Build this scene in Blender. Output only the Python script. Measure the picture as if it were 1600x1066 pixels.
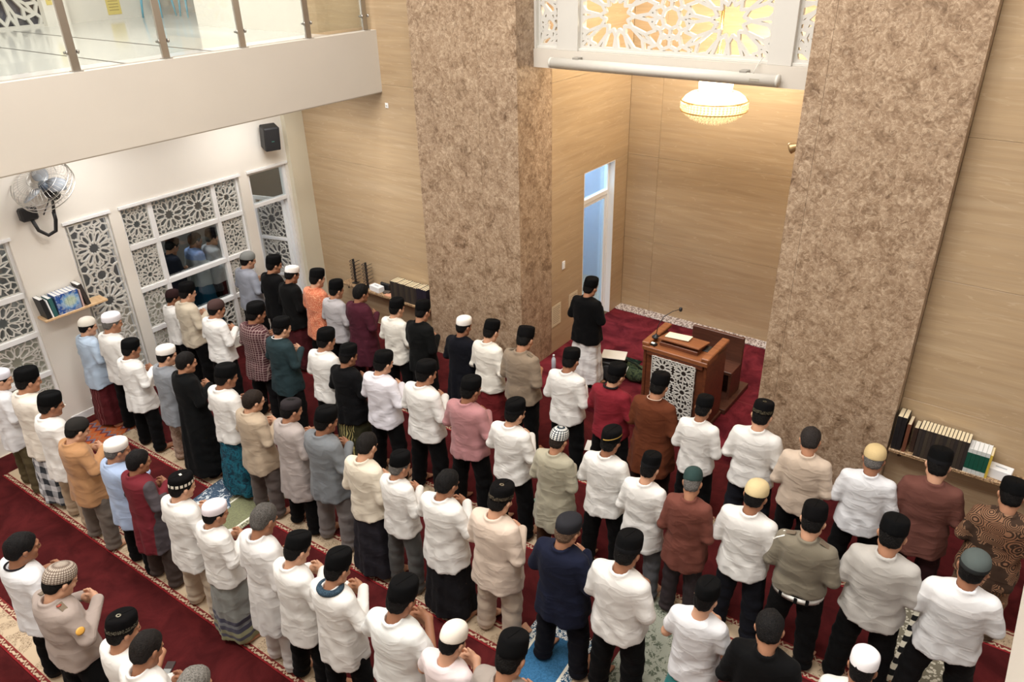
import bpy, bmesh, math, random
import numpy as np
from mathutils import Matrix, Vector

for o in list(bpy.data.objects):
    bpy.data.objects.remove(o)
SC = bpy.context.scene
COL = SC.collection
R = math.radians

# ------------------------------------------------------------------ camera
CAM_POS = np.array([0.0, 0.0, 5.7])
PITCH, YAW, ROLL, FPX = R(27.959), R(37.045), R(-1.491), 1195.3
_f = np.array([-math.sin(YAW) * math.cos(PITCH), math.cos(YAW) * math.cos(PITCH), -math.sin(PITCH)])
_r0 = np.array([math.cos(YAW), math.sin(YAW), 0.0])
_u0 = np.cross(_r0, _f)
_r = math.cos(ROLL) * _r0 + math.sin(ROLL) * _u0
_u = -math.sin(ROLL) * _r0 + math.cos(ROLL) * _u0
cam_data = bpy.data.cameras.new('camera')
cam_data.sensor_width = 36.0
cam_data.lens = FPX / 1600.0 * 36.0
cam_data.clip_start = 0.05
cam = bpy.data.objects.new('camera', cam_data)
COL.objects.link(cam)
cam.matrix_world = Matrix(((_r[0], _u[0], -_f[0], CAM_POS[0]), (_r[1], _u[1], -_f[1], CAM_POS[1]),
                           (_r[2], _u[2], -_f[2], CAM_POS[2]), (0, 0, 0, 1)))
SC.camera = cam

# ------------------------------------------------------------------ world, exposure, room lights
world = bpy.data.worlds.new('world')
SC.world = world
world.use_nodes = True
world.node_tree.nodes['Background'].inputs[0].default_value = (0.95, 0.97, 1.0, 1)
world.node_tree.nodes['Background'].inputs[1].default_value = 0.35
SC.view_settings.view_transform = 'Standard'
SC.view_settings.look = 'None'
SC.view_settings.gamma = 1.0
SC.view_settings.use_curve_mapping = False
SC.view_settings.exposure = 0.0


def area_light(name, loc, size, power, color=(1, 1, 1), rot=(0, 0, 0)):
    d = bpy.data.lights.new(name, 'AREA')
    d.shape = 'RECTANGLE'
    d.size, d.size_y = size
    d.energy = power
    d.color = color
    o = bpy.data.objects.new(name, d)
    o.location = loc
    o.rotation_euler = rot
    COL.objects.link(o)
    return o


# ceiling luminaires of the hall
for lx in (-6.4, -3.9, -1.4):
    for ly in (-0.4, 3.7):
        area_light('hall_ceiling_lamp', (lx, ly, 10.9), (1.6, 1.6), 252, (1.0, 0.975, 0.945))
# downlights under the side galleries
for ly in (1.5, 4.2, 6.6):
    area_light('gallery_downlight', (-8.95, ly, 3.76), (0.9, 0.9), 33, (1.0, 0.97, 0.93))
for ly in (3.0, 6.6):
    area_light('gallery_downlight', (2.3, ly, 3.76), (0.5, 0.5), 42, (1.0, 0.97, 0.93))
area_light('alcove_ceiling_lamp', (-3.92, 9.6, 6.7), (2.6, 1.6), 125, (1.0, 0.92, 0.76))
# corridor behind the left windows, gallery above
for ly in (3.0, 6.3):
    area_light('corridor_lamp', (-11.3, ly, 3.4), (0.6, 0.6), 27, (0.95, 0.97, 1.0))
for ly in (2.5, 6.2):
    area_light('upper_gallery_lamp', (-11.5, ly, 8.4), (1.0, 1.0), 80, (1.0, 0.97, 0.93))

# ------------------------------------------------------------------ helpers: objects
def tag(o, label=None, cat=None, group=None, kind=None):
    if label: o['label'] = label
    if cat: o['category'] = cat
    if group: o['group'] = group
    if kind: o['kind'] = kind
    return o


def empty(name, loc=(0, 0, 0), rz=0.0, label=None, cat=None, group=None):
    o = bpy.data.objects.new(name, None)
    o.empty_display_size = 0.1
    o.location = loc
    o.rotation_euler = (0, 0, rz)
    COL.objects.link(o)
    return tag(o, label, cat, group)


def link(name, me, mat=None, parent=None, M=None):
    o = bpy.data.objects.new(name, me)
    COL.objects.link(o)
    if parent is not None: o.parent = parent
    if M is not None: o.matrix_local = M
    if mat is not None:
        if not me.materials: me.materials.append(None)
        o.material_slots[0].link = 'OBJECT'
        o.material_slots[0].material = mat
    return o


def mesh_from(verts, faces, smooth=False, name='mesh'):
    me = bpy.data.meshes.new(name)
    me.from_pydata([tuple(v) for v in verts], [], [tuple(f) for f in faces])
    if smooth:
        me.polygons.foreach_set('use_smooth', np.ones(len(me.polygons), dtype=bool))
    me.materials.append(None)
    me.update()
    return me


class MB:
    """collects boxes, tubes, lathes into one mesh"""
    def __init__(s):
        s.v, s.f, s.sm = [], [], []

    def add(s, vs, fs, smooth=False):
        n = len(s.v)
        s.v += [tuple(v) for v in vs]
        s.f += [tuple(i + n for i in f) for f in fs]
        s.sm += [smooth] * len(fs)
        return s

    def box(s, x0, x1, y0, y1, z0, z1, M=None):
        vs = [Vector((x, y, z)) for z in (z0, z1) for y in (y0, y1) for x in (x0, x1)]
        if M is not None: vs = [M @ v for v in vs]
        return s.add(vs, [(0, 2, 3, 1), (4, 5, 7, 6), (0, 1, 5, 4), (2, 6, 7, 3), (0, 4, 6, 2), (1, 3, 7, 5)])

    def bbox(s, x0, x1, y0, y1, z0, z1, b=0.006, M=None):
        """box with chamfered edges"""
        bm = bmesh.new()
        bmesh.ops.create_cube(bm, size=1.0)
        for v in bm.verts:
            v.co = Vector(((x0 + x1) / 2 + v.co.x * (x1 - x0), (y0 + y1) / 2 + v.co.y * (y1 - y0), (z0 + z1) / 2 + v.co.z * (z1 - z0)))
        bmesh.ops.bevel(bm, geom=bm.edges[:], offset=b, segments=1, affect='EDGES')
        bm.verts.index_update()
        vs = [v.co.copy() for v in bm.verts]
        if M is not None: vs = [M @ v for v in vs]
        fs = [[v.index for v in f.verts] for f in bm.faces]
        bm.free()
        return s.add(vs, fs)

    def tube(s, pts, r, n=8, closed=False, smooth=True):
        P = [Vector(p) for p in pts]
        m = len(P)
        rr = r if isinstance(r, (list, tuple)) else [r] * m
        vs, fs = [], []
        prev = None
        for i in range(m):
            if closed: t = P[(i + 1) % m] - P[i - 1]
            else: t = P[min(i + 1, m - 1)] - P[max(i - 1, 0)]
            t.normalize()
            if prev is None:
                a = Vector((0, 0, 1)) if abs(t.z) < .9 else Vector((1, 0, 0))
            else: a = prev
            b1 = (a - t * a.dot(t)).normalized()
            prev = b1
            b2 = t.cross(b1)
            for k in range(n):
                an = 2 * math.pi * k / n
                vs.append(P[i] + (b1 * math.cos(an) + b2 * math.sin(an)) * rr[i])
        for i in range(m if closed else m - 1):
            j = (i + 1) % m
            for k in range(n):
                l = (k + 1) % n
                fs.append((i * n + k, i * n + l, j * n + l, j * n + k))
        if not closed:
            fs.append(tuple(range(n))[::-1])
            fs.append(tuple((m - 1) * n + k for k in range(n)))
        return s.add(vs, fs, smooth)

    def lathe(s, prof, n=24, sx=1.0, sy=1.0, c=(0, 0, 0), smooth=True, M=None, cap=True):
        """prof: list of (radius, z)"""
        vs, fs = [], []
        for (r, z) in prof:
            for k in range(n):
                a = 2 * math.pi * k / n
                v = Vector((c[0] + r * sx * math.cos(a), c[1] + r * sy * math.sin(a), c[2] + z))
                vs.append(M @ v if M is not None else v)
        for i in range(len(prof) - 1):
            for k in range(n):
                l = (k + 1) % n
                fs.append((i * n + k, i * n + l, (i + 1) * n + l, (i + 1) * n + k))
        if cap:
            fs.append(tuple(range(n))[::-1])
            fs.append(tuple((len(prof) - 1) * n + k for k in range(n)))
        return s.add(vs, fs, smooth)

    def mesh(s, name='mesh'):
        me = mesh_from(s.v, s.f, name=name)
        me.polygons.foreach_set('use_smooth', np.array(s.sm, dtype=bool))
        return me

    def build(s, name, mat, parent=None, M=None):
        return link(name, s.mesh(name), mat, parent, M)


# ------------------------------------------------------------------ helpers: materials
def lin(c):
    """sRGB 0-255 -> linear rgba"""
    out = []
    for v in c[:3]:
        v = v / 255.0
        out.append(v / 12.92 if v <= 0.04045 else ((v + 0.055) / 1.055) ** 2.4)
    return (*out, 1.0)


class NT:
    def __init__(s, name):
        s.m = bpy.data.materials.new(name)
        s.m.use_nodes = True
        s.t = s.m.node_tree
        s.b = s.t.nodes['Principled BSDF']

    def n(s, typ, ins=None, **kw):
        nd = s.t.nodes.new(typ)
        for k, v in kw.items(): setattr(nd, k, v)
        for k, v in (ins or {}).items():
            if isinstance(v, bpy.types.NodeSocket): s.t.links.new(v, nd.inputs[k])
            else: nd.inputs[k].default_value = v
        return nd

    def set(s, **kw):
        for k, v in kw.items():
            k = k.replace('_', ' ')
            if isinstance(v, bpy.types.NodeSocket): s.t.links.new(v, s.b.inputs[k])
            else: s.b.inputs[k].default_value = v
        return s

    def ramp(s, fac, stops, interp='LINEAR'):
        nd = s.t.nodes.new('ShaderNodeValToRGB')
        s.t.links.new(fac, nd.inputs[0])
        cr = nd.color_ramp
        cr.interpolation = interp
        while len(cr.elements) < len(stops): cr.elements.new(0.5)
        for e, (p, c) in zip(cr.elements, stops):
            e.position = p
            e.color = c if len(c) == 4 else (*c, 1)
        return nd.outputs[0]

    def mix(s, fac, a, b, mode='MIX'):
        nd = s.t.nodes.new('ShaderNodeMix')
        nd.data_type = 'RGBA'
        nd.blend_type = mode
        for idx, v in ((0, fac), (6, a), (7, b)):
            if isinstance(v, bpy.types.NodeSocket): s.t.links.new(v, nd.inputs[idx])
            else: nd.inputs[idx].default_value = v
        return nd.outputs[2]

    def math(s, op, a, b=0.0, c=0.0):
        nd = s.t.nodes.new('ShaderNodeMath')
        nd.operation = op
        for i, v in enumerate((a, b, c)):
            if isinstance(v, bpy.types.NodeSocket): s.t.links.new(v, nd.inputs[i])
            else: nd.inputs[i].default_value = v
        return nd.outputs[0]

    def bump(s, h, strength=0.3, dist=0.01):
        nd = s.n('ShaderNodeBump', {'Height': h, 'Strength': strength, 'Distance': dist})
        s.t.links.new(nd.outputs[0], s.b.inputs['Normal'])
        return s


_mats = {}
def plain(name, c, rough=0.5, metal=0.0, spec=0.5, emit=None, estr=0.0):
    key = (name, tuple(c), rough)
    if key in _mats: return _mats[key]
    m = NT(name)
    m.set(Base_Color=lin(c), Roughness=rough, Metallic=metal, Specular_IOR_Level=spec)
    if emit is not None: m.set(Emission_Color=lin(emit), Emission_Strength=estr)
    _mats[key] = m.m
    return m.m


def fabric(c, kind='plain', c2=None, rough=0.85):
    key = ('fab', tuple(c), kind, tuple(c2) if c2 else None)
    if key in _mats: return _mats[key]
    m = NT('fabric_' + kind)
    tc = m.n('ShaderNodeTexCoord')
    oi = m.n('ShaderNodeObjectInfo')
    off = m.n('ShaderNodeVectorMath', {0: tc.outputs['Object']}, operation='ADD')
    cmb = m.n('ShaderNodeCombineXYZ', {0: m.math('MULTIPLY', oi.outputs['Random'], 7.0), 1: m.math('MULTIPLY', oi.outputs['Random'], 13.0)})
    m.t.links.new(cmb.outputs[0], off.inputs[1])
    v = off.outputs[0]
    base = lin(c)
    rough = 0.9 if sum(c) < 120 else rough
    if kind == 'plain':
        nz = m.n('ShaderNodeTexNoise', {'Vector': v, 'Scale': 3.0, 'Detail': 2.0})
        d = tuple(x * 0.93 for x in base[:3]) + (1,)
        col = m.ramp(nz.outputs[0], [(0.35, d), (0.65, base)])
    elif kind == 'check':      # thin light lines over dark ground, two directions
        sx = m.n('ShaderNodeSeparateXYZ', {0: tc.outputs['Object']})
        a = m.math('PINGPONG', m.math('MULTIPLY', sx.outputs[0], 1.0), 0.016)
        b = m.math('PINGPONG', m.math('MULTIPLY', sx.outputs[2], 1.0), 0.016)
        f = m.math('MAXIMUM', m.math('LESS_THAN', a, 0.003), m.math('LESS_THAN', b, 0.003))
        col = m.mix(f, base, lin(c2))
    elif kind == 'plaid':
        sx = m.n('ShaderNodeSeparateXYZ', {0: tc.outputs['Object']})
        a = m.math('LESS_THAN', m.math('PINGPONG', sx.outputs[0], 0.075), 0.035)
        b = m.math('LESS_THAN', m.math('PINGPONG', sx.outputs[2], 0.075), 0.035)
        f = m.math('MULTIPLY', m.math('ADD', a, b), 0.5)
        col = m.mix(f, base, lin(c2))
    elif kind == 'batik':
        vo = m.n('ShaderNodeTexVoronoi', {'Vector': v, 'Scale': 42.0}, feature='F1')
        nz = m.n('ShaderNodeTexNoise', {'Vector': v, 'Scale': 30.0, 'Detail': 3.0})
        f = m.math('MULTIPLY', vo.outputs['Distance'], nz.outputs[0])
        col = m.ramp(f, [(0.12, base), (0.2, lin(c2)), (0.3, base), (0.42, lin(c2))])
    elif kind == 'paisley':
        vo = m.n('ShaderNodeTexVoronoi', {'Vector': v, 'Scale': 9.0}, feature='F1')
        wv = m.n('ShaderNodeMath', {0: m.math('MULTIPLY', vo.outputs['Distance'], 55.0)}, operation='SINE')
        vo2 = m.n('ShaderNodeTexNoise', {'Vector': v, 'Scale': 6.0})
        f = m.math('MULTIPLY', m.math('GREATER_THAN', wv.outputs[0], 0.1), m.math('GREATER_THAN', vo2.outputs[0], 0.42))
        c3 = tuple(min(255, int(x * 1.1)) for x in c2)
        col = m.mix(f, base, m.mix(vo2.outputs[0], lin(c2), lin((150, 96, 66))))
    elif kind == 'floral':
        nz = m.n('ShaderNodeTexNoise', {'Vector': v, 'Scale': 11.0, 'Detail': 4.0, 'Distortion': 1.5})
        col = m.ramp(nz.outputs[0], [(0.4, base), (0.52, lin(c2)), (0.6, base)])
    elif kind == 'stripes':
        sx = m.n('ShaderNodeSeparateXYZ', {0: tc.outputs['Object']})
        z = m.math('MULTIPLY', sx.outputs[2], 1.0)
        col = m.ramp(z, [(0.0, lin((140, 140, 105))), (0.13, lin((78, 78, 92))), (0.17, lin((140, 140, 110))), (0.22, lin((70, 70, 86))),
                         (0.27, lin((120, 124, 128))), (0.31, lin((66, 66, 84))), (0.36, base)], 'CONSTANT')
    elif kind == 'motif':      # sparse motif low on a plain cloth
        sx = m.n('ShaderNodeSeparateXYZ', {0: tc.outputs['Object']})
        wv = m.n('ShaderNodeTexWave', {'Vector': v, 'Scale': 9.0, 'Distortion': 6.0, 'Detail': 2.0})
        f = m.math('MULTIPLY', m.math('GREATER_THAN', wv.outputs[1], 0.72), m.math('LESS_THAN', m.math('ABSOLUTE', sx.outputs[0]), 0.12))
        col = m.mix(f, base, lin(c2))
    elif kind == 'yoke':       # paler panel across the shoulders
        sx = m.n('ShaderNodeSeparateXYZ', {0: tc.outputs['Object']})
        col = m.mix(m.math('GREATER_THAN', sx.outputs[2], 1.25), base, lin(c2))
    elif kind == 'sleeve2':    # body colour with other coloured sleeves
        sx = m.n('ShaderNodeSeparateXYZ', {0: tc.outputs['Object']})
        col = m.mix(m.math('GREATER_THAN', m.math('ABSOLUTE', sx.outputs[0]), 0.185), base, lin(c2))
    # creases: ridged noise, two directions
    def ridge(rot, sc, scale):
        mp = m.n('ShaderNodeMapping', {0: v, 'Rotation': rot, 'Scale': sc})
        nz_ = m.n('ShaderNodeTexNoise', {'Vector': mp.outputs[0], 'Scale': scale, 'Detail': 1.5, 'Distortion': 0.4})
        return m.math('POWER', m.math('SUBTRACT', 1.0, m.math('ABSOLUTE', m.math('SUBTRACT', m.math('MULTIPLY', nz_.outputs[0], 2.0), 1.0))), 5.0)
    h = m.math('ADD', ridge((0, .5, 0), (1.0, 1.0, 1.8), 3.2), m.math('MULTIPLY', ridge((0, -.7, 0), (1.0, 1.0, 2.0), 5.0), .6))
    # yoke and armhole seams
    sp = m.n('ShaderNodeSeparateXYZ', {0: tc.outputs['Object']})
    s1 = m.math('LESS_THAN', m.math('ABSOLUTE', m.math('SUBTRACT', sp.outputs[2], 1.262)), .004)
    s2 = m.math('MULTIPLY', m.math('LESS_THAN', m.math('ABSOLUTE', m.math('SUBTRACT', m.math('ABSOLUTE', sp.outputs[0]), .163)), .004), m.math('GREATER_THAN', sp.outputs[2], 1.16))
    h = m.math('SUBTRACT', h, m.math('MULTIPLY', m.math('MAXIMUM', s1, s2), .35))
    wv2 = m.n('ShaderNodeTexNoise', {'Vector': v, 'Scale': 420.0, 'Detail': 1.0})
    h = m.math('ADD', h, m.math('MULTIPLY', wv2.outputs[0], 0.03))
    m.set(Base_Color=col, Roughness=rough, Specular_IOR_Level=0.25 if sum(c) > 240 else 0.12)
    m.b.inputs['Sheen Weight'].default_value = 0.12 if sum(c) > 240 else 0.02
    m.bump(h, 0.26, 0.016)
    _mats[key] = m.m
    return m.m
# ------------------------------------------------------------------ people: signed distance fields meshed with surface nets
class Field:
    def __init__(s, lo, hi, h):
        s.lo = np.array(lo, float); s.h = h
        s.n = (np.ceil((np.array(hi) - s.lo) / h).astype(int) + 1)
        s.ax = [s.lo[i] + h * np.arange(s.n[i]) for i in range(3)]
        s.d = np.full(tuple(s.n), 0.2, np.float32)

    def sub(s, lo, hi):
        a = np.clip(np.floor((np.array(lo) - s.lo) / s.h).astype(int), 0, s.n - 1)
        b = np.clip(np.ceil((np.array(hi) - s.lo) / s.h).astype(int) + 1, a + 1, s.n)
        sl = tuple(slice(a[i], b[i]) for i in range(3))
        X = s.ax[0][sl[0]][:, None, None]; Y = s.ax[1][sl[1]][None, :, None]; Z = s.ax[2][sl[2]][None, None, :]
        return sl, X, Y, Z

    def union(s, sl, d, k):
        o = s.d[sl]
        if k <= 0: s.d[sl] = np.minimum(o, d); return
        hh = np.maximum(k - np.abs(o - d), 0.0) / k
        s.d[sl] = np.minimum(o, d) - hh * hh * k * 0.25

    def carve(s, sl, d, k):
        o = s.d[sl]; e = -d
        hh = np.maximum(k - np.abs(o - e), 0.0) / k
        s.d[sl] = np.maximum(o, e) + hh * hh * k * 0.25

    def cone(s, a, b, ra, rb, k=0.02, sy=1.0):
        a = np.array(a, float); b = np.array(b, float)
        m = max(ra, rb) + 0.05 + k
        sl, X, Y, Z = s.sub(np.minimum(a, b) - m, np.maximum(a, b) + m)
        ab = b - a; L2 = max(ab @ ab, 1e-9)
        t = np.clip(((X - a[0]) * ab[0] + (Y - a[1]) * ab[1] + (Z - a[2]) * ab[2]) / L2, 0, 1)
        dx = X - a[0] - t * ab[0]; dy = (Y - a[1] - t * ab[1]) / sy; dz = Z - a[2] - t * ab[2]
        s.union(sl, np.sqrt(dx * dx + dy * dy + dz * dz) - (ra + (rb - ra) * t), k)

    def ell(s, c, r, k=0.02, M=None, carve=False):
        """ellipsoid; M optional 3x3 rotation (local->world) with origin o"""
        c = np.array(c, float); r = np.array(r, float)
        m = r.max() + 0.05 + k
        sl, X, Y, Z = s.sub(c - m, c + m)
        dx, dy, dz = X - c[0], Y - c[1], Z - c[2]
        if M is not None:
            lx = dx * M[0, 0] + dy * M[1, 0] + dz * M[2, 0]
            ly = dx * M[0, 1] + dy * M[1, 1] + dz * M[2, 1]
            lz = dx * M[0, 2] + dy * M[1, 2] + dz * M[2, 2]
        else: lx, ly, lz = dx, dy, dz
        k0 = np.sqrt((lx / r[0]) ** 2 + (ly / r[1]) ** 2 + (lz / r[2]) ** 2)
        k1 = np.sqrt((lx / r[0] ** 2) ** 2 + (ly / r[1] ** 2) ** 2 + (lz / r[2] ** 2) ** 2) + 1e-6
        d = k0 * (k0 - 1.0) / k1
        (s.carve if carve else s.union)(sl, d, k)

    def mesh(s, name):
        V = s.d; nx, ny, nz = V.shape
        S = V < 0
        cnt = np.zeros((nx - 1, ny - 1, nz - 1), np.uint8)
        for i in (0, 1):
            for j in (0, 1):
                for k in (0, 1):
                    cnt += S[i:nx - 1 + i, j:ny - 1 + j, k:nz - 1 + k]
        act = (cnt > 0) & (cnt < 8)
        I, J, K = np.nonzero(act)
        idx = np.full(act.shape, -1, np.int32); idx[I, J, K] = np.arange(len(I))
        pos = np.zeros((len(I), 3)); c = np.zeros(len(I))
        corners = [(i, j, k) for i in (0, 1) for j in (0, 1) for k in (0, 1)]
        for a in corners:
            for ax in range(3):
                if a[ax]: continue
                b = list(a); b[ax] = 1
                va = V[I + a[0], J + a[1], K + a[2]]; vb = V[I + b[0], J + b[1], K + b[2]]
                cr = (va < 0) != (vb < 0)
                t = np.where(cr, va / np.where(cr, va - vb, 1), 0)
                p = np.array(a, float)[None, :].repeat(len(I), 0); p[:, ax] += t
                pos[cr] += p[cr]; c[cr] += 1
        pos = (pos / c[:, None] + np.stack([I, J, K], 1)) * s.h + s.lo
        quads = []
        for ax in range(3):
            o1, o2 = [(1, 2), (2, 0), (0, 1)][ax]
            sh = [slice(None)] * 3
            s0 = list(sh); s1 = list(sh); s0[ax] = slice(0, -1); s1[ax] = slice(1, None)
            for a in (o1, o2): s0[a] = slice(1, -1); s1[a] = slice(1, -1)
            A = S[tuple(s0)]; B = S[tuple(s1)]
            for flip, mk in ((False, A & ~B), (True, ~A & B)):
                q = np.array(np.nonzero(mk)).T
                if len(q) == 0: continue
                q = q + np.array([0 if i == ax else 1 for i in range(3)])
                def cell(d1, d2):
                    w = q.copy(); w[:, o1] -= d1; w[:, o2] -= d2
                    return idx[w[:, 0], w[:, 1], w[:, 2]]
                f = np.stack([cell(1, 1), cell(0, 1), cell(0, 0), cell(1, 0)], 1)
                if flip: f = f[:, ::-1]
                quads.append(f)
        F = np.concatenate(quads)
        # one pass of smoothing
        E = np.concatenate([F[:, [0, 1]], F[:, [1, 2]], F[:, [2, 3]], F[:, [3, 0]]])
        for _ in range(1):
            acc = np.zeros_like(pos); n = np.zeros(len(pos))
            np.add.at(acc, E[:, 0], pos[E[:, 1]]); np.add.at(n, E[:, 0], 1)
            np.add.at(acc, E[:, 1], pos[E[:, 0]]); np.add.at(n, E[:, 1], 1)
            pos = pos * 0.6 + 0.4 * acc / n[:, None]
        me = bpy.data.meshes.new(name)
        me.vertices.add(len(pos)); me.vertices.foreach_set('co', pos.astype(np.float32).ravel())
        me.loops.add(F.size); me.loops.foreach_set('vertex_index', F.astype(np.int32).ravel())
        me.polygons.add(len(F)); me.polygons.foreach_set('loop_start', np.arange(0, F.size, 4, dtype=np.int32))
        me.polygons.foreach_set('use_smooth', np.ones(len(F), dtype=bool))
        me.materials.append(None)
        me.update(calc_edges=True)
        return me


def rotm(yaw, pitch, tilt=0.0):
    M = Matrix.Rotation(yaw, 3, 'Z') @ Matrix.Rotation(-pitch, 3, 'X') @ Matrix.Rotation(tilt, 3, 'Y')
    return np.array(M)


# poses: head yaw/pitch/tilt (deg), hand height, elbow (out, back, height), stance
POSES = [
    dict(hy=0, hp=24, ht=0, hz=1.09, eo=0.226, eb=-0.035, ez=1.07, st=0.14),
    dict(hy=-9, hp=16, ht=3, hz=1.14, eo=0.236, eb=-0.02, ez=1.09, st=0.165),
    dict(hy=6, hp=32, ht=-3, hz=1.06, eo=0.220, eb=-0.045, ez=1.05, st=0.12),
    dict(hy=-4, hp=27, ht=0, hz=1.19, eo=0.255, eb=0.0, ez=1.12, st=0.18),
]
PIV = np.array([0, -0.02, 1.415])
HS = 0.98


def head_frame(p):
    M = rotm(R(p['hy']), R(p['hp']), R(p['ht']))
    return M, PIV + M @ np.array([0, 0.03, 0.125])


def arm_points(p, s):
    sh = (s * 0.158, -0.02, 1.33)
    el = (s * p['eo'], p['eb'], p['ez'])
    if s > 0: wr = (0.075, 0.205, p['hz'] + 0.02)
    else: wr = (-0.085, 0.175, p['hz'] - 0.01)
    return sh, el, wr


_cache = {}
def body_mesh(v):
    key = ('body', v)
    if key in _cache: return _cache[key]
    p = POSES[v]
    F = Field((-0.42, -0.24, -0.02), (0.42, 0.36, 1.78), 0.0075)
    # trunk
    F.ell((0, 0, 0.90), (0.155, 0.105, 0.13), 0.05)
    F.ell((0, 0.0, 1.06), (0.14, 0.095, 0.17), 0.06)
    F.ell((0, -0.01, 1.24), (0.145, 0.095, 0.15), 0.06)
    F.cone((-0.12, -0.02, 1.33), (0.12, -0.02, 1.33), 0.045, 0.045, 0.05)
    M, hc = head_frame(p)
    F.cone((0, -0.03, 1.33), hc + M @ np.array([0, -0.03, -0.04]) * HS, 0.06, 0.055, 0.03)
    # legs and feet
    for s in (-1, 1):
        st = p['st'] * s
        F.cone((s * 0.085, 0, 0.86), (st * 0.8, 0.01, 0.46), 0.080, 0.050, 0.03)
        F.cone((st * 0.8, 0.0, 0.46), (st, -0.03, 0.08), 0.052, 0.036, 0.02)
        F.cone((st, -0.045, 0.04), (st * 1.12, 0.10, 0.032), 0.038, 0.034, 0.02)
        for i in range(5):
            q = (i - 2) * 0.017
            sgn = s
            F.cone((st * 1.12 + sgn * q, 0.115, 0.025), (st * 1.14 + sgn * q * 1.15, 0.168 - 0.006 * i, 0.018), 0.014, 0.011 if i else 0.014, 0.008)
        # arm
        sh, el, wr = arm_points(p, s)
        F.cone(sh, el, 0.045, 0.037, 0.03)
        F.cone(el, wr, 0.038, 0.027, 0.02)
    # hands: right hand laid over the left
    for s in (-1, 1):
        sh, el, wr = arm_points(p, s)
        wr = np.array(wr); d = np.array([-s * 1.0, 0.12 if s > 0 else 0.16, -0.05]); d /= np.linalg.norm(d)
        up = np.array([0, 0, 1.0]); pc = wr + d * 0.055
        F.cone(wr, pc + up * 0.012, 0.026, 0.024, 0.02)
        F.cone(pc - up * 0.02, pc + up * 0.025, 0.020, 0.020, 0.02)
        for i in range(4):
            b = pc + d * 0.035 + up * (0.030 - 0.02 * i)
            L = (0.040, 0.045, 0.042, 0.033)[i]
            kn = b + d * L + np.array([0, -0.004, 0])
            tip = kn + d * L * 0.55 + np.array([0, -0.022, -0.004])
            F.cone(b - d * 0.02, kn, 0.0105, 0.0095, 0.006); F.cone(kn, tip, 0.0095, 0.008, 0.004)
        tb = wr + d * 0.03 + up * 0.022
        F.cone(tb, tb + d * 0.03 + up * 0.028, 0.013, 0.011, 0.01)
        F.cone(tb + d * 0.03 + up * 0.028, tb + d * 0.06 + up * 0.036, 0.011, 0.009, 0.005)
    # head
    def H(x, y, z): return hc + M @ (np.array([x, y, z]) * HS)
    def hell(c, r, k, carve=False): F.ell(H(*c), np.array(r) * HS, k, M, carve)
    def hcone(a, b, ra, rb, k): F.cone(H(*a), H(*b), ra * HS, rb * HS, k)
    hell((0, -0.018, 0.035), (0.077, 0.098, 0.090), 0.03)
    hell((0, 0.022, -0.035), (0.062, 0.072, 0.085), 0.03)
    hcone((-0.05, 0.0, -0.07), (-0.012, 0.07, -0.105), 0.022, 0.022, 0.03)
    hcone((0.05, 0.0, -0.07), (0.012, 0.07, -0.105), 0.022, 0.022, 0.03)
    hcone((-0.012, 0.078, -0.103), (0.012, 0.078, -0.103), 0.018, 0.018, 0.015)
    for s in (-1, 1):
        hell((s * 0.031, 0.097, 0.004), (0.018, 0.014, 0.012), 0.014, True)
        hcone((s * 0.012, 0.090, 0.024), (s * 0.05, 0.074, 0.022), 0.011, 0.009, 0.014)
        hell((s * 0.045, 0.066, -0.03), (0.02, 0.02, 0.018), 0.02)
        hell((s * 0.031, 0.084, 0.003), (0.0135, 0.012, 0.010), 0.006)
        hell((s * 0.079, -0.006, -0.012), (0.009, 0.018, 0.031), 0.008)
        hell((s * 0.086, -0.012, -0.002), (0.008, 0.017, 0.021), 0.008)
        hell((s * 0.0135, 0.100, -0.038), (0.009, 0.010, 0.008), 0.008)
    hcone((0, 0.090, 0.018), (0, 0.110, -0.032), 0.010, 0.0125, 0.012)
    hcone((-0.018, 0.088, -0.062), (0.018, 0.088, -0.062), 0.008, 0.008, 0.008)
    hcone((-0.016, 0.086, -0.074), (0.016, 0.086, -0.074), 0.009, 0.009, 0.008)
    me = F.mesh('body')
    _cache[key] = me
    return me


def loftd(X, Y, Z, tab):
    """tab rows: z, half width, half depth, y centre"""
    T = np.array(sorted(tab))
    z = Z.ravel()
    a = np.interp(z, T[:, 0], T[:, 1])[None, None, :]; b = np.interp(z, T[:, 0], T[:, 2])[None, None, :]
    c = np.interp(z, T[:, 0], T[:, 3])[None, None, :]
    q = (np.abs(X / a) ** 2.4 + np.abs((Y - c) / b) ** 2.4) ** (1 / 2.4)
    return (q - 1.0) * np.minimum(a, b), q


SHIRT = [(1.43, .060, .058, -.035), (1.405, .074, .068, -.032), (1.39, .105, .082, -.028), (1.37, .140, .096, -.024), (1.335, .165, .110, -.02),
         (1.27, .176, .122, -.015), (1.15, .176, .126, -.008), (1.02, .177, .130, .0), (.92, .188, .138, .0), (.82, .200, .148, .0), (.7, .208, .158, .0), (.4, .232, .185, 0), (.08, .262, .215, 0)]



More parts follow.
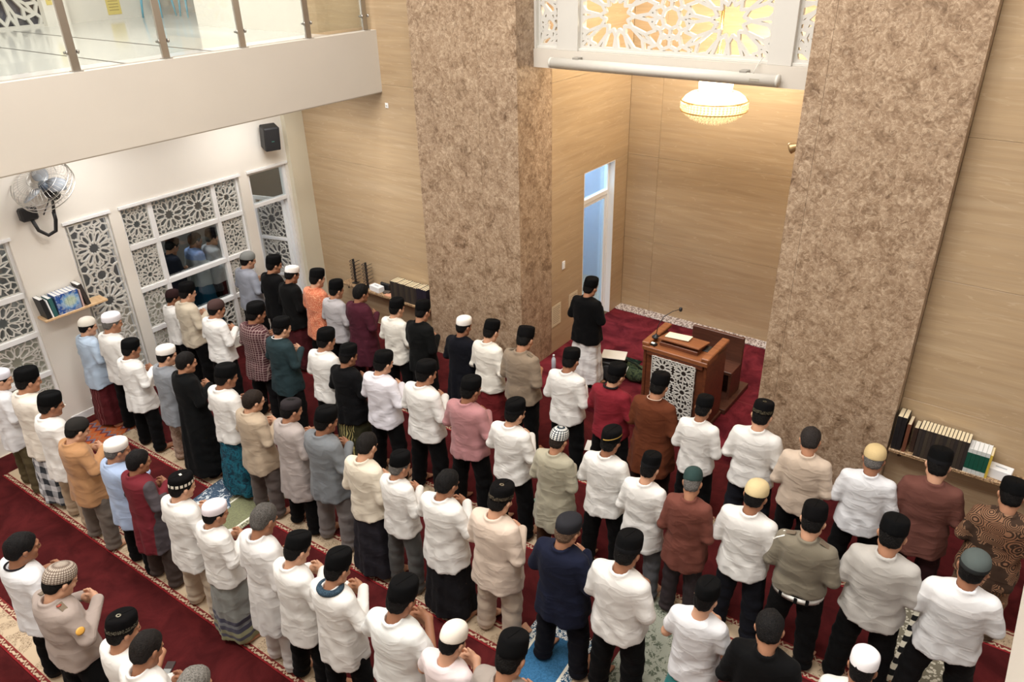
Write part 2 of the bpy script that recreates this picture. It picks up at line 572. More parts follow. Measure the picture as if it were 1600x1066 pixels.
def shirt_mesh(v, hem, sleeve, seed, fit=1.0, collar=True):
    """sleeve: fraction of the forearm covered (2 = to wrist, 1 = elbow, .6 = short)"""
    key = ('shirt', v, hem, sleeve, seed, fit, collar)
    if key in _cache: return _cache[key]
    p = POSES[v]
    rs = np.random.RandomState(seed * 31 + v)
    ph = rs.uniform(0, 6.28, 12)
    F = Field((-0.46, -0.30, hem - 0.05), (0.46, 0.34, 1.47), 0.0115)
    sl, X, Y, Z = F.sub((-9, -9, -9), (9, 9, 9))
    tab = [(z, a * fit, b * fit, c) for (z, a, b, c) in SHIRT]
    d, q = loftd(X, Y, Z, tab)
    th = np.arctan2(Y, X)
    low = np.clip((1.22 - Z) / 0.3, 0, 1)
    # folds: slanting creases over the small of the back, soft pleats at the hem
    sgn = 1 if rs.rand() > .5 else -1
    fold = (np.sin(34 * Z + sgn * 13 * X + 2.2 * np.sin(9 * X + ph[0]) + ph[1]) * 0.0032 * np.exp(-((Z - 0.98) / 0.13) ** 2)
            + np.sin(15 * np.abs(X) + 24 * Z + 1.5 * np.sin(8 * Z + 5 * X + ph[2]) + ph[3]) * 0.0022 * np.exp(-((Z - 1.17) / 0.10) ** 2)
            + np.sin(th * (7 + seed % 3) + ph[4] + 3 * Z) * 0.006 * np.clip((1.05 - Z) / 0.3, 0, 1.6)
            + np.sin(26 * X + 7 * Z + ph[6] + 1.4 * np.sin(12 * Z)) * 0.0025 * low)
    d = d + fold
    sleeve_v = sleeve
    F.union(sl, d.astype(np.float32), 0)
    for s in (-1, 1):
        sh, el, wr = [np.array(t) for t in arm_points(p, s)]
        if sleeve_v <= 1:
            e = sh + (el - sh) * sleeve_v
            F.cone(sh, e, 0.061, 0.060, 0.035)
        else:
            w = el + (wr - el) * (sleeve_v - 1)
            F.cone(sh, el, 0.061, 0.053, 0.035)
            F.cone(el, w, 0.053, 0.041, 0.02)
    # sleeve creases and an overall crumple
    arm = np.clip((np.abs(X) - 0.175) / 0.04, 0, 1)
    F.d += (arm * 0.0022 * np.sin(52 * Z + 20 * Y + 10 * np.abs(X) + ph[7]) + 0.0016 * np.sin(40 * X + ph[8]) * np.sin(37 * Z + ph[9]) * low).astype(np.float32)
    if collar:
        F.cone((0, -0.038, 1.415), (0, -0.032, 1.432), 0.068, 0.063, 0.01)
    # cut: hem (with side vents), neck opening, open cuffs
    hz = hem + 0.012 * np.sin(2 * th + ph[5]) + 0.018 * np.abs(np.cos(th)) ** 6
    F.d = np.maximum(F.d, (hz - Z).astype(np.float32))
    slc, X2, Y2, Z2 = F.sub((-.12, -.14, 1.36), (.12, .1, 1.5))
    nk = np.sqrt(X2 ** 2 + (Y2 + 0.03 + (1.42 - Z2) * -0.15) ** 2) - 0.053
    F.d[slc] = np.maximum(F.d[slc], np.maximum(-nk, 1.40 - Z2 - 1e3 * (nk > 0)).astype(np.float32) * 1.0)
    ztop = 1.436 if collar else 1.405
    F.d = np.maximum(F.d, (Z - ztop - 0.15 * Y * 0).astype(np.float32))
    me = F.mesh('shirt')
    _cache[key] = me
    return me


def trousers_mesh(v, seed, wide=1.0):
    key = ('trousers', v, seed, wide)
    if key in _cache: return _cache[key]
    p = POSES[v]
    rs = np.random.RandomState(seed + 5); ph = rs.uniform(0, 6.28, 6)
    F = Field((-0.34, -0.22, 0.0), (0.34, 0.24, 1.02), 0.0115)
    F.ell((0, 0, 0.90), (0.166, 0.116, 0.13), 0.04)
    for s in (-1, 1):
        st = p['st'] * s
        F.cone((s * 0.09, 0, 0.84), (st * 0.86, 0.008, 0.46), 0.100, 0.080 * wide, 0.03)
        F.cone((st * 0.86, 0.004, 0.46), (st, -0.025, 0.06), 0.082 * wide, 0.074 * wide, 0.02)
    sl, X, Y, Z = F.sub((-9, -9, -9), (9, 9, 9))
    F.d += (0.004 * np.sin(44 * Z + 22 * X + 3 * np.sin(20 * Y + ph[0]) + ph[1]) * np.exp(-((Z - .42) / .2) ** 2)
            + 0.006 * np.sin(70 * Z + 14 * Y + ph[2]) * np.exp(-((Z - .10) / .08) ** 2)
            + 0.003 * np.sin(30 * X + 9 * Z + ph[3])).astype(np.float32)
    F.d = np.maximum(F.d, (0.035 + 0.05 * np.clip(Y, -1, 1) - Z).astype(np.float32))
    F.d = np.maximum(F.d, (Z - 0.985 + 0 * X).astype(np.float32))
    me = F.mesh('trousers')
    _cache[key] = me
    return me


def sarong_mesh(v, seed):
    key = ('sarong', 0, seed)
    if key in _cache: return _cache[key]
    rs = np.random.RandomState(seed + 11); ph = rs.uniform(0, 6.28, 6)
    F = Field((-0.34, -0.26, 0.0), (0.34, 0.28, 1.02), 0.0115)
    sl, X, Y, Z = F.sub((-9, -9, -9), (9, 9, 9))
    d, q = loftd(X, Y, Z, [(1.0, .155, .110, 0), (.88, .168, .122, 0), (.7, .184, .138, 0), (.4, .214, .158, 0), (.08, .238, .176, 0)])
    th = np.arctan2(Y, X)
    amp = np.clip((0.95 - Z) / 0.8, 0.1, 1)
    d = d + amp * (0.011 * np.sin(6 * th + ph[0] + 1.5 * Z) + 0.005 * np.sin(13 * th + ph[1] - 4 * Z)) + 0.003 * np.sin(30 * Z + 15 * X + ph[2])
    F.union(sl, d.astype(np.float32), 0)
    F.d = np.maximum(F.d, (0.07 + 0.012 * np.sin(3 * th + ph[3]) - Z).astype(np.float32))
    F.d = np.maximum(F.d, (Z - 0.985 + 0 * X).astype(np.float32))
    me = F.mesh('sarong')
    _cache[key] = me
    return me


def hair_mesh(full):
    key = ('hair', full)
    if key in _cache: return _cache[key]
    F = Field((-0.12, -0.16, -0.12), (0.12, 0.14, 0.18), 0.006)
    g = 0.010 if full else 0.006
    F.ell((0, -0.020, 0.037), (0.077 + g, 0.098 + g, 0.090 + g), 0.0)
    F.ell((0, -0.045, -0.02), (0.066 + g * .6, 0.062 + g, 0.07), 0.02)
    sl, X, Y, Z = F.sub((-9, -9, -9), (9, 9, 9))
    # hairline: forehead in front, down to the nape behind, clear of the ears
    line = np.interp(Y.ravel(), [-0.14, -0.06, -0.03, 0.02, 0.055, 0.07, 0.12], [-0.075, -0.068, -0.02, -0.012, 0.03, 0.075, 0.09])[None, :, None]
    F.d = np.maximum(F.d, (line - Z + 0 * X).astype(np.float32))
    F.d += (0.0022 * np.sin(150 * X + 60 * Z + 3 * np.sin(40 * Y)) * np.sin(120 * Y + 30 * X) + 0.003 * np.sin(55 * X + 1) * np.sin(48 * Y + 30 * Z)).astype(np.float32)
    me = F.mesh('hair')
    _cache[key] = me
    return me


def cap_mesh(kind):
    key = ('cap', kind)
    if key in _cache: return _cache[key]
    m = MB()
    # profile radius (x of half width .09), height, in head coordinates; oval in plan
    P = {
        'peci': [(.978, .0), (1.0, .003), (1.0, .03), (.98, .062), (.95, .084), (.905, .096), (.83, .102), (.66, .1045), (.4, .1045), (.05, .104)],
        'tall': [(.978, .0), (1.0, .003), (1.0, .04), (.975, .078), (.94, .098), (.89, .109), (.81, .115), (.64, .1175), (.4, .1175), (.05, .117)],
        'kufi': [(.985, .0), (1.0, .004), (1.0, .045), (.985, .062), (.93, .078), (.78, .090), (.5, .098), (.2, .101), (.05, .101)],
        'dome': [(.99, .0), (1.005, .004), (1.01, .02), (.985, .045), (.92, .068), (.80, .087), (.62, .101), (.4, .110), (.2, .114), (.05, .115)],
        'low': [(.985, .0), (1.0, .004), (1.005, .038), (.97, .058), (.85, .072), (.6, .08), (.3, .083), (.05, .083)],
    }[kind]
    prof = [(r * .0885, z) for r, z in P]
    m.lathe(prof, 40, 1.0, 1.235, (0, 0, 0), cap=True)
    # rolled rim inside edge
    if kind in ('peci', 'tall'):
        # crease of the folded crown running front to back
        m.tube([(0, y, P[-1][1] + 0.0005) for y in (-.085, -.05, 0, .05, .085)], [.0015, .003, .0035, .003, .0015], 6)
    me = m.mesh('cap')
    _cache[key] = me
    return me


def eye_mesh():
    if 'eye' in _cache: return _cache['eye']
    m = MB()
    m.lathe([(.001, -.0055), (.005, -.004), (.0075, 0), (.005, .004), (.001, .0055)], 10, 1.5, .8)
    _cache['eye'] = m.mesh('eye')
    return _cache['eye']


SKIN = [plain('skin_light', (196, 150, 122), .55, spec=.35), plain('skin_mid', (172, 124, 96), .55, spec=.35), plain('skin_tan', (150, 104, 78), .55, spec=.35)]
EYE_M = plain('eye_dark', (30, 22, 20), .25)


def hair_mat(c=(24, 20, 19)):
    key = ('hairm', tuple(c))
    if key in _mats: return _mats[key]
    m = NT('hair')
    tc = m.n('ShaderNodeTexCoord')
    nz = m.n('ShaderNodeTexNoise', {'Vector': tc.outputs['Object'], 'Scale': 120.0, 'Detail': 2.0})
    b = lin(c)
    m.set(Base_Color=m.ramp(nz.outputs[0], [(.3, tuple(x * .35 for x in b[:3]) + (1,)), (.7, tuple(min(1, x * 1.0) for x in b[:3]) + (1,))]), Roughness=.75, Specular_IOR_Level=.2)
    m.bump(nz.outputs[0], .9, .008)
    _mats[key] = m.m
    return m.m


def cap_mat(c, kind='plain', c2=(200, 200, 195)):
    key = ('capm', tuple(c), kind, tuple(c2))
    if key in _mats: return _mats[key]
    m = NT('cap_cloth_' + kind)
    tc = m.n('ShaderNodeTexCoord')
    v = tc.outputs['Object']
    sx = m.n('ShaderNodeSeparateXYZ', {0: v})
    base = lin(c)
    ang = m.math('ARCTAN2', sx.outputs[1], sx.outputs[0])
    nz = m.n('ShaderNodeTexNoise', {'Vector': v, 'Scale': 500.0, 'Detail': 1.0})
    h = nz.outputs[0]
    col = base
    rough, bs = 0.9, 0.15
    band = m.math('MULTIPLY', m.math('GREATER_THAN', sx.outputs[2], 0.012), m.math('LESS_THAN', sx.outputs[2], 0.045))
    if kind == 'band':       # brocade band round the rim and a small emblem on the crown
        vo = m.n('ShaderNodeTexVoronoi', {'Vector': v, 'Scale': 150.0})
        f = m.math('MULTIPLY', band, m.math('LESS_THAN', vo.outputs['Distance'], 0.42))
        r2 = m.math('ADD', m.math('POWER', m.math('ABSOLUTE', sx.outputs[0]), 2.0), m.math('POWER', m.math('ABSOLUTE', m.math('ADD', sx.outputs[1], 0.02)), 2.0))
        em = m.math('MULTIPLY', m.math('MULTIPLY', m.math('LESS_THAN', r2, 0.0003), m.math('GREATER_THAN', r2, 0.00007)), m.math('GREATER_THAN', sx.outputs[2], 0.08))
        col = m.mix(m.math('MAXIMUM', f, em), base, lin(c2))
    elif kind == 'squares':
        w = m.math('LESS_THAN', m.math('ABSOLUTE', m.math('SINE', m.math('MULTIPLY', ang, 8.0))), 0.85)
        f = m.math('MULTIPLY', band, w)
        e = m.math('MULTIPLY', m.math('LESS_THAN', m.math('ABSOLUTE', sx.outputs[0]), 0.014), m.math('LESS_THAN', m.math('ABSOLUTE', sx.outputs[1]), 0.010))
        col = m.mix(m.math('MAXIMUM', f, e), base, lin(c2))
    elif kind == 'mosaic':
        s1 = m.math('SINE', m.math('MULTIPLY', ang, 10.0)); s2 = m.math('SINE', m.math('MULTIPLY', sx.outputs[2], 170.0))
        f = m.math('GREATER_THAN', m.math('ABSOLUTE', m.math('MULTIPLY', s1, s2)), 0.38)
        col = m.mix(f, base, lin(c2))
    elif kind == 'knit':
        s1 = m.math('SINE', m.math('ADD', m.math('MULTIPLY', ang, 16.0), m.math('MULTIPLY', sx.outputs[2], 190.0)))
        s2 = m.math('SINE', m.math('SUBTRACT', m.math('MULTIPLY', ang, 16.0), m.math('MULTIPLY', sx.outputs[2], 190.0)))
        h = m.math('MULTIPLY', s1, s2)
        f = m.math('GREATER_THAN', h, 0.12)
        col = m.mix(f, base, lin(c2)); bs = 0.6
    elif kind == 'crochet':
        s1 = m.math('SINE', m.math('MULTIPLY', ang, 40.0)); s2 = m.math('SINE', m.math('MULTIPLY', sx.outputs[2], 700.0))
        h = m.math('MULTIPLY', s1, s2); bs = 0.35
    elif kind == 'goldline':
        t = m.math('ADD', sx.outputs[2], m.math('MULTIPLY', sx.outputs[0], -0.25))
        f = m.math('LESS_THAN', m.math('ABSOLUTE', m.math('SUBTRACT', t, 0.03)), 0.005)
        col = m.mix(m.math('MULTIPLY', f, m.math('GREATER_THAN', sx.outputs[0], -0.02)), base, lin(c2))
    elif kind == 'rimband':   # plain lighter lower band
        col = m.mix(m.math('LESS_THAN', sx.outputs[2], 0.035), base, lin(c2))
    m.set(Base_Color=col, Roughness=rough, Specular_IOR_Level=.2 if sum(c) > 150 else .1)
    m.bump(h, bs, .003)
    _mats[key] = m.m
    return m.m
# ------------------------------------------------------------------ setting
TILT = R(1.55)          # the carpets lie slightly askew to the walls
WHITE = (236, 231, 222)


def wall_paint(name, c, rough=.6):
    key = ('paint', name)
    if key in _mats: return _mats[key]
    m = NT(name)
    g = m.n('ShaderNodeNewGeometry')
    nz = m.n('ShaderNodeTexNoise', {'Vector': g.outputs['Position'], 'Scale': 1.2, 'Detail': 3.0})
    b = lin(c)
    m.set(Base_Color=m.ramp(nz.outputs[0], [(.3, tuple(x * .96 for x in b[:3]) + (1,)), (.7, b)]), Roughness=rough)
    n2 = m.n('ShaderNodeTexNoise', {'Vector': g.outputs['Position'], 'Scale': 90.0})
    m.bump(n2.outputs[0], .08, .004)
    _mats[key] = m.m
    return m.m


PAINT = wall_paint('wall_paint_white', WHITE)
FASCIA = wall_paint('fascia_paint', (208, 201, 190), .7)
FRAME = plain('frame_white', (240, 241, 242), .35)
DARKJ = plain('joint_dark', (146, 122, 94), .9)


def travertine():
    m = NT('travertine')
    g = m.n('ShaderNodeNewGeometry'); oi = m.n('ShaderNodeObjectInfo')
    sx = m.n('ShaderNodeSeparateXYZ', {0: g.outputs['Position']})
    rnd = m.math('MULTIPLY', oi.outputs['Random'], 9.0)
    h = m.math('ADD', sx.outputs[0], sx.outputs[1])
    cm = m.n('ShaderNodeCombineXYZ', {0: m.math('MULTIPLY', h, 0.28), 1: rnd, 2: m.math('MULTIPLY', sx.outputs[2], 4.2)})
    n1 = m.n('ShaderNodeTexNoise', {'Vector': cm.outputs[0], 'Scale': 1.2, 'Detail': 4.0, 'Roughness': .5, 'Distortion': .7})
    wv = m.n('ShaderNodeTexNoise', {'Vector': cm.outputs[0], 'Scale': 4.2, 'Detail': 3.0, 'Roughness': .5, 'Distortion': .5})
    c1 = m.ramp(n1.outputs[0], [(.25, lin((164, 137, 105))), (.42, lin((186, 162, 130))), (.55, lin((174, 149, 117))), (.75, lin((192, 170, 140)))])
    c2 = m.ramp(wv.outputs[0], [(.33, lin((172, 146, 115))), (.42, lin((182, 158, 128))), (.6, lin((190, 163, 128))), (.72, lin((206, 184, 152)))])
    ln = m.n('ShaderNodeTexNoise', {'Vector': cm.outputs[0], 'Scale': 2.1, 'Detail': 2.0, 'Distortion': .5})
    f = m.math('LESS_THAN', m.math('PINGPONG', ln.outputs[0], .06), .0045)
    col = m.mix(m.math('MULTIPLY', f, .22), m.mix(.4, c1, c2), lin((216, 196, 168)))
    m.set(Base_Color=col, Roughness=.32, Specular_IOR_Level=.4)
    return m.m


def emperador():
    m = NT('brown_marble')
    g = m.n('ShaderNodeNewGeometry'); oi = m.n('ShaderNodeObjectInfo')
    v = m.n('ShaderNodeVectorMath', {0: g.outputs['Position'], 1: m.n('ShaderNodeCombineXYZ', {2: m.math('MULTIPLY', oi.outputs['Random'], 5.0)}).outputs[0]}, operation='ADD').outputs[0]
    n1 = m.n('ShaderNodeTexNoise', {'Vector': v, 'Scale': 5.5, 'Detail': 5.0, 'Roughness': .65, 'Distortion': .8})
    n2 = m.n('ShaderNodeTexNoise', {'Vector': v, 'Scale': 17.0, 'Detail': 4.0, 'Roughness': .7, 'Distortion': 1.6})
    c1 = m.ramp(n1.outputs[0], [(.32, lin((96, 74, 55))), (.44, lin((150, 125, 101))), (.56, lin((168, 143, 118))), (.7, lin((186, 163, 138)))])
    c2 = m.ramp(n2.outputs[0], [(.36, lin((92, 70, 52))), (.47, lin((150, 125, 101))), (.55, lin((166, 141, 116))), (.64, lin((210, 189, 164)))])
    vo = m.n('ShaderNodeTexVoronoi', {'Vector': m.mix(.15, v, n2.outputs['Color'], 'ADD'), 'Scale': 13.0}, feature='DISTANCE_TO_EDGE')
    vein = m.math('MULTIPLY', m.math('LESS_THAN', vo.outputs[0], .03), m.math('GREATER_THAN', n1.outputs[0], .46))
    col = m.mix(m.math('MULTIPLY', vein, .5), m.mix(.5, c1, c2), lin((222, 202, 176)))
    m.set(Base_Color=col, Roughness=.28, Specular_IOR_Level=.45)
    return m.m


def plush(name, dark, light, alt=None):
    m = NT(name)
    tc = m.n('ShaderNodeTexCoord')
    v = tc.outputs['Object']
    n1 = m.n('ShaderNodeTexNoise', {'Vector': v, 'Scale': 3.5, 'Detail': 4.0, 'Roughness': .6, 'Distortion': .8})
    n2 = m.n('ShaderNodeTexNoise', {'Vector': v, 'Scale': 220.0, 'Detail': 2.0})
    red = m.ramp(n1.outputs[0], [(.35, lin(dark)), (.65, lin(light))])
    col = red
    if alt:
        sx = m.n('ShaderNodeSeparateXYZ', {0: v})
        x, y = sx.outputs[0], sx.outputs[1]
        # cream band with floral scrolls between two ornamented borders
        band = m.math('LESS_THAN', y, .285)
        b1 = m.math('LESS_THAN', y, .062)
        b2 = m.math('GREATER_THAN', y, .225)
        border = m.math('MAXIMUM', b1, b2)
        yc = m.math('PINGPONG', m.math('SUBTRACT', y, .005), .0285)
        cv = m.n('ShaderNodeCombineXYZ', {0: m.math('MULTIPLY', x, 1.0), 1: m.math('MULTIPLY', y, 1.0)})
        scroll = m.math('SINE', m.math('ADD', m.math('MULTIPLY', x, 88.0), m.math('MULTIPLY', m.math('SINE', m.math('MULTIPLY', x, 44.0)), 2.4)))
        yb = m.math('MULTIPLY', m.math('SUBTRACT', m.math('MODULO', m.math('ADD', y, .004), .2235), .033), 60.0)
        orn = m.math('GREATER_THAN', m.math('ABSOLUTE', m.math('SUBTRACT', scroll, yb)), .62)
        edge = m.math('GREATER_THAN', m.math('ABSOLUTE', yb), 1.45)
        cream, brown = lin((190, 170, 144)), lin((112, 54, 48))
        bcol = m.mix(m.math('MULTIPLY', orn, m.math('SUBTRACT', 1.0, edge)), cream, brown)
        bcol = m.mix(edge, bcol, lin((130, 44, 44)))
        # flowers
        vo = m.n('ShaderNodeTexVoronoi', {'Vector': cv.outputs[0], 'Scale': 9.0})
        nz = m.n('ShaderNodeTexNoise', {'Vector': cv.outputs[0], 'Scale': 28.0, 'Detail': 3.0, 'Distortion': 2.5})
        fl = m.math('MULTIPLY', m.math('LESS_THAN', m.math('ABSOLUTE', m.math('SUBTRACT', nz.outputs[0], .5)), .03), m.math('LESS_THAN', vo.outputs['Distance'], .5))
        ccol = m.mix(fl, cream, lin((112, 92, 72)))
        col = m.mix(band, red, m.mix(border, ccol, bcol))
    m.set(Base_Color=col, Roughness=.95, Specular_IOR_Level=.1)
    m.b.inputs['Sheen Weight'].default_value = .06
    m.b.inputs['Sheen Tint'].default_value = lin(light)
    h = m.math('ADD', m.math('MULTIPLY', n1.outputs[0], 1.0), m.math('MULTIPLY', n2.outputs[0], .35))
    m.bump(h, .5, .012)
    return m.m


TRAV, MARB = travertine(), emperador()
CARPET = plush('carpet_red_banded', (60, 17, 18), (82, 27, 28), True)
CARPET_ALC = plush('carpet_red_plush', (74, 20, 27), (116, 40, 48))
TILE_FLOOR = plain('floor_tile', (196, 182, 160), .35)
UPPER_FLOOR = plain('floor_polished_white', (226, 224, 218), .12)
INLAY = plain('inlay_black', (48, 44, 42), .3)


def struct(name, boxes, mat, parent=None):
    m = MB()
    for b in boxes: m.box(*b)
    o = m.build(name, mat, parent)
    if parent is None: o['kind'] = 'structure'
    return o


_slab = {}
def slabs(parent, axis, plane, us, zs, mat, t=.02, gap=.0012, sign=-1):
    """stone slabs in front of a backing wall; axis 'y': plane y = const spanning x; axis 'x': plane x = const spanning y"""
    for i in range(len(us) - 1):
        for j in range(len(zs) - 1):
            w, h = us[i + 1] - us[i] - 2 * gap, zs[j + 1] - zs[j] - 2 * gap
            key = (axis, round(w, 3), round(h, 3), sign, mat is TRAV)
            if key not in _slab:
                m = MB()
                if axis == 'y': m.bbox(-w / 2, w / 2, 0 if sign < 0 else -t, t if sign < 0 else 0, -h / 2, h / 2, (.0025 if mat is TRAV else .0004))
                else: m.bbox(0 if sign < 0 else -t, t if sign < 0 else 0, -w / 2, w / 2, -h / 2, h / 2, (.0025 if mat is TRAV else .0004))
                _slab[key] = m.mesh('slab')
            c = (us[i] + us[i + 1]) / 2
            z = (zs[j] + zs[j + 1]) / 2
            o = link('slab', _slab[key], mat, parent)
            o.location = (c, plane, z) if axis == 'y' else (plane, c, z)


FW, PF = 7.85, 7.65            # front wall face, pillar face
XL, XR = -5.6, -2.24           # alcove sides
LW = -10.0                     # left wall face
BX, RBX = -8.09, 0.225         # gallery fascias
S0, S1 = 3.79, 4.61            # fascia bottom, top
ROWS = [0, 1.33, 2.68, 4.03, 5.38, 6.73, 8.08]

struct('floor', [(-13.2, 5, -4, FW + .5, -.15, 0)], TILE_FLOOR)
struct('ceiling', [(-15.1, 5.2, -4.2, 11.5, 11, 11.15)], PAINT)
struct('wall_back', [(-15.1, 5.2, -4.2, -4, -.15, 11)], PAINT)
struct('wall_right', [(5, 5.2, -4, 11.5, -.15, 11)], PAINT)
# front wall
w = struct('wall_front', [(-10.0, -7.32, FW + .02, FW + .4, 0, S0), (-12.2, -7.32, FW + .02, FW + .4, S0, 11), (-.8, 5, FW + .02, FW + .4, 0, 11)], DARKJ)
slabs(w, 'y', FW, [-10.0, -7.3], ROWS[:3] + [3.9], TRAV)
slabs(w, 'y', FW, [-9.45, -7.3], [3.9, 5.38, 6.73, 8.08], TRAV)
slabs(w, 'y', FW, [-.82, 1.9, 4.6], ROWS, TRAV)
struct('wall_front_upper_left', [(-12.2, -9.45, FW - .02, FW + .02, 4.5, 11), (-14.9, -12.2, FW - .02, FW + .4, 6.9, 11)], PAINT)
# pillars
p = struct('wall_pillar_left', [(-7.28, XL - .02, PF + .02, 8.42, 0, 11)], DARKJ)
slabs(p, 'y', PF, [-7.3, -6.2, XL], [0, 5.7, 11.0], MARB, gap=.0012)
slabs(p, 'x', XL, [PF + .02, 8.4], [0, 5.7, 11.0], MARB, gap=.0012, sign=1)
slabs(p, 'x', -7.3, [PF + .02, FW - .002], [0, 5.7, 11.0], MARB, gap=.0012)
p = struct('wall_pillar_right', [(XR + .02, -.84, PF + .02, 8.42, 0, 11)], DARKJ)
slabs(p, 'y', PF, [XR, -2.06, -.82], [0, 5.7, 11.0], MARB, gap=.0012)
slabs(p, 'x', XR, [PF + .02, 8.4], [0, 5.7, 11.0], MARB, gap=.0012)
slabs(p, 'x', -.82, [PF + .02, FW - .002], [0, 5.7, 11.0], MARB, gap=.0012, sign=1)
# alcove
AZ = .12
BY = 10.52
DY0, DY1, DZ = 9.24, 10.13, 2.67
struct('floor_alcove', [(XL - .02, XR + .02, 7.52, BY + .02, -.02, AZ)], CARPET_ALC)
w = struct('wall_alcove_left', [(XL - .17, XL - .02, 8.42, DY0, 0, 7), (XL - .17, XL - .02, DY1, BY + .15, 0, 7), (XL - .17, XL - .02, DY0, DY1, DZ, 7)], DARKJ)
slabs(w, 'x', XL, [8.4, DY0], [AZ, 1.33, DZ], TRAV, sign=1)
slabs(w, 'x', XL, [8.4, BY], [DZ, 4.03, 5.38, 6.73], TRAV, sign=1)
struct('trim_reveal', [(XL - .17, XL - .001, DY1 - .012, DY1, AZ, DZ), (XL - .17, XL - .001, DY0, DY0 + .012, AZ, DZ), (XL - .17, XL - .001, DY0 + .012, DY1 - .012, DZ - .012, DZ)], FRAME)
slabs(w, 'x', XL, [DY1, BY], [AZ, 1.33, DZ], TRAV, sign=1)
w = struct('wall_alcove_back', [(XL - .02, XR + .15, BY + .02, BY + .15, 0, 7)], DARKJ)
slabs(w, 'y', BY, [XL, -5.08, XR], [AZ] + ROWS[1:6], TRAV)
w = struct('wall_alcove_right', [(XR + .02, XR + .15, 8.42, BY + .02, 0, 7)], DARKJ)
slabs(w, 'x', XR, [8.4, BY], [AZ] + ROWS[1:6], TRAV)
struct('ceiling_alcove', [(XL - .15, XR + .15, 8.3, BY + .15, 6.74, 6.9)], PAINT)
# pale stone strip and carpet seam in the alcove
def speckle(name, a, b, sc=60.):
    m = NT(name)
    g = m.n('ShaderNodeNewGeometry')
    vo = m.n('ShaderNodeTexVoronoi', {'Vector': g.outputs['Position'], 'Scale': sc})
    nz = m.n('ShaderNodeTexNoise', {'Vector': g.outputs['Position'], 'Scale': sc * .6, 'Detail': 3.0})
    m.set(Base_Color=m.mix(m.math('GREATER_THAN', m.math('MULTIPLY', vo.outputs['Distance'], nz.outputs[0]), .26), lin(a), lin(b)), Roughness=.4)
    return m.m
struct('trim_1', [(XL, XR, BY - .22, BY, AZ, AZ + .012)], speckle('border_stone', (214, 206, 204), (128, 112, 108), 40.))
struct('trim_2', [(XL, XR, 8.69, 8.703, AZ, AZ + .004)], plain('seam', (120, 40, 44), .9))

# side room behind the alcove door
COOL = wall_paint('side_room_paint', (198, 214, 236))
struct('wall_side_room', [(-7.6, -7.45, 8.42, 11.4, 0, 3.4), (-7.6, XL - .15, 11.3, 11.45, 0, 3.4), (-7.6, XL - .17, 8.42, 11.4, 3.3, 3.4)], COOL)
struct('floor_side_room', [(-7.6, XL - .17, 8.42, 11.4, 0, .1)], TILE_FLOOR)
area_light('side_room_lamp', (-6.6, 9.9, 3.2), (1.0, 1.0), 150, (.74, .87, 1.0))
d = empty('door_1', (XL, DY0, AZ)); d['kind'] = 'structure'
def glass_mat(name, tint, alpha_refl=.12, rough=.03):
    m = NT(name)
    m.t.nodes.remove(m.b)
    tr = m.n('ShaderNodeBsdfTransparent', {0: tint})
    gl = m.n('ShaderNodeBsdfGlossy', {'Color': (1, 1, 1, 1), 'Roughness': rough})
    fr = m.n('ShaderNodeFresnel', {'IOR': 1.45})
    fac = m.math('ADD', m.math('MULTIPLY', fr.outputs[0], .8), alpha_refl * .3)
    mx = m.n('ShaderNodeMixShader', {0: fac, 1: tr.outputs[0], 2: gl.outputs[0]})
    m.t.links.new(mx.outputs[0], m.t.nodes['Material Output'].inputs[0])
    return m.m
GLASS = glass_mat('clear_glass', (.93, .96, .95, 1))
BLUEGLASS = glass_mat('blue_tinted_glass', (.85, .95, 1.0, 1), .1, .1)
fx0, fx1 = -.15, -.09
fm = MB()
hh = DZ - AZ
fm.bbox(fx0, fx1, 0, .05, 0, hh, .004); fm.bbox(fx0, fx1, DY1 - DY0 - .05, DY1 - DY0, 0, hh, .004)
fm.bbox(fx0, fx1, .05, DY1 - DY0 - .05, hh - .05, hh, .004); fm.bbox(fx0, fx1, .05, DY1 - DY0 - .05, 2.02, 2.09, .004)
fm.build('door_frame', FRAME, d)
m = MB(); m.box(-.125, -.117, .05, DY1 - DY0 - .05, 2.09, hh - .05); m.build('transom_pane', BLUEGLASS, d)
m = MB()
for a, b in ((.055, .105), (DY1 - DY0 - .105, DY1 - DY0 - .055)): m.bbox(-.14, -.1, a, b, .01, 2.015, .003)
m.bbox(-.14, -.1, .105, DY1 - DY0 - .105, .01, .09, .003); m.bbox(-.14, -.1, .105, DY1 - DY0 - .105, 1.965, 2.015, .003)
leaf = m.build('door_leaf', FRAME, d)
m = MB(); m.box(-.124, -.118, .105, DY1 - DY0 - .105, .09, 1.965); m.build('pane', BLUEGLASS, leaf)
m = MB(); m.tube([(-.09, .08, .95), (-.06, .08, .95), (-.06, .08, 1.1), (-.09, .08, 1.1)], .008); m.build('handle', plain('steel', (190, 190, 190), .25, 1.0), leaf)

# ------------------------------------------------------------------ star lattices
def seg_clip(a, b, x0, x1, y0, y1):
    t0, t1 = 0.0, 1.0
    dx, dy = b[0] - a[0], b[1] - a[1]
    for p, q in ((-dx, a[0] - x0), (dx, x1 - a[0]), (-dy, a[1] - y0), (dy, y1 - a[1])):
        if abs(p) < 1e-9:
            if q < 0: return None
        else:
            r = q / p
            if p < 0: t0 = max(t0, r)
            else: t1 = min(t1, r)
    if t1 - t0 < 1e-3: return None
    return (a[0] + dx * t0, a[1] + dy * t0), (a[0] + dx * t1, a[1] + dy * t1)


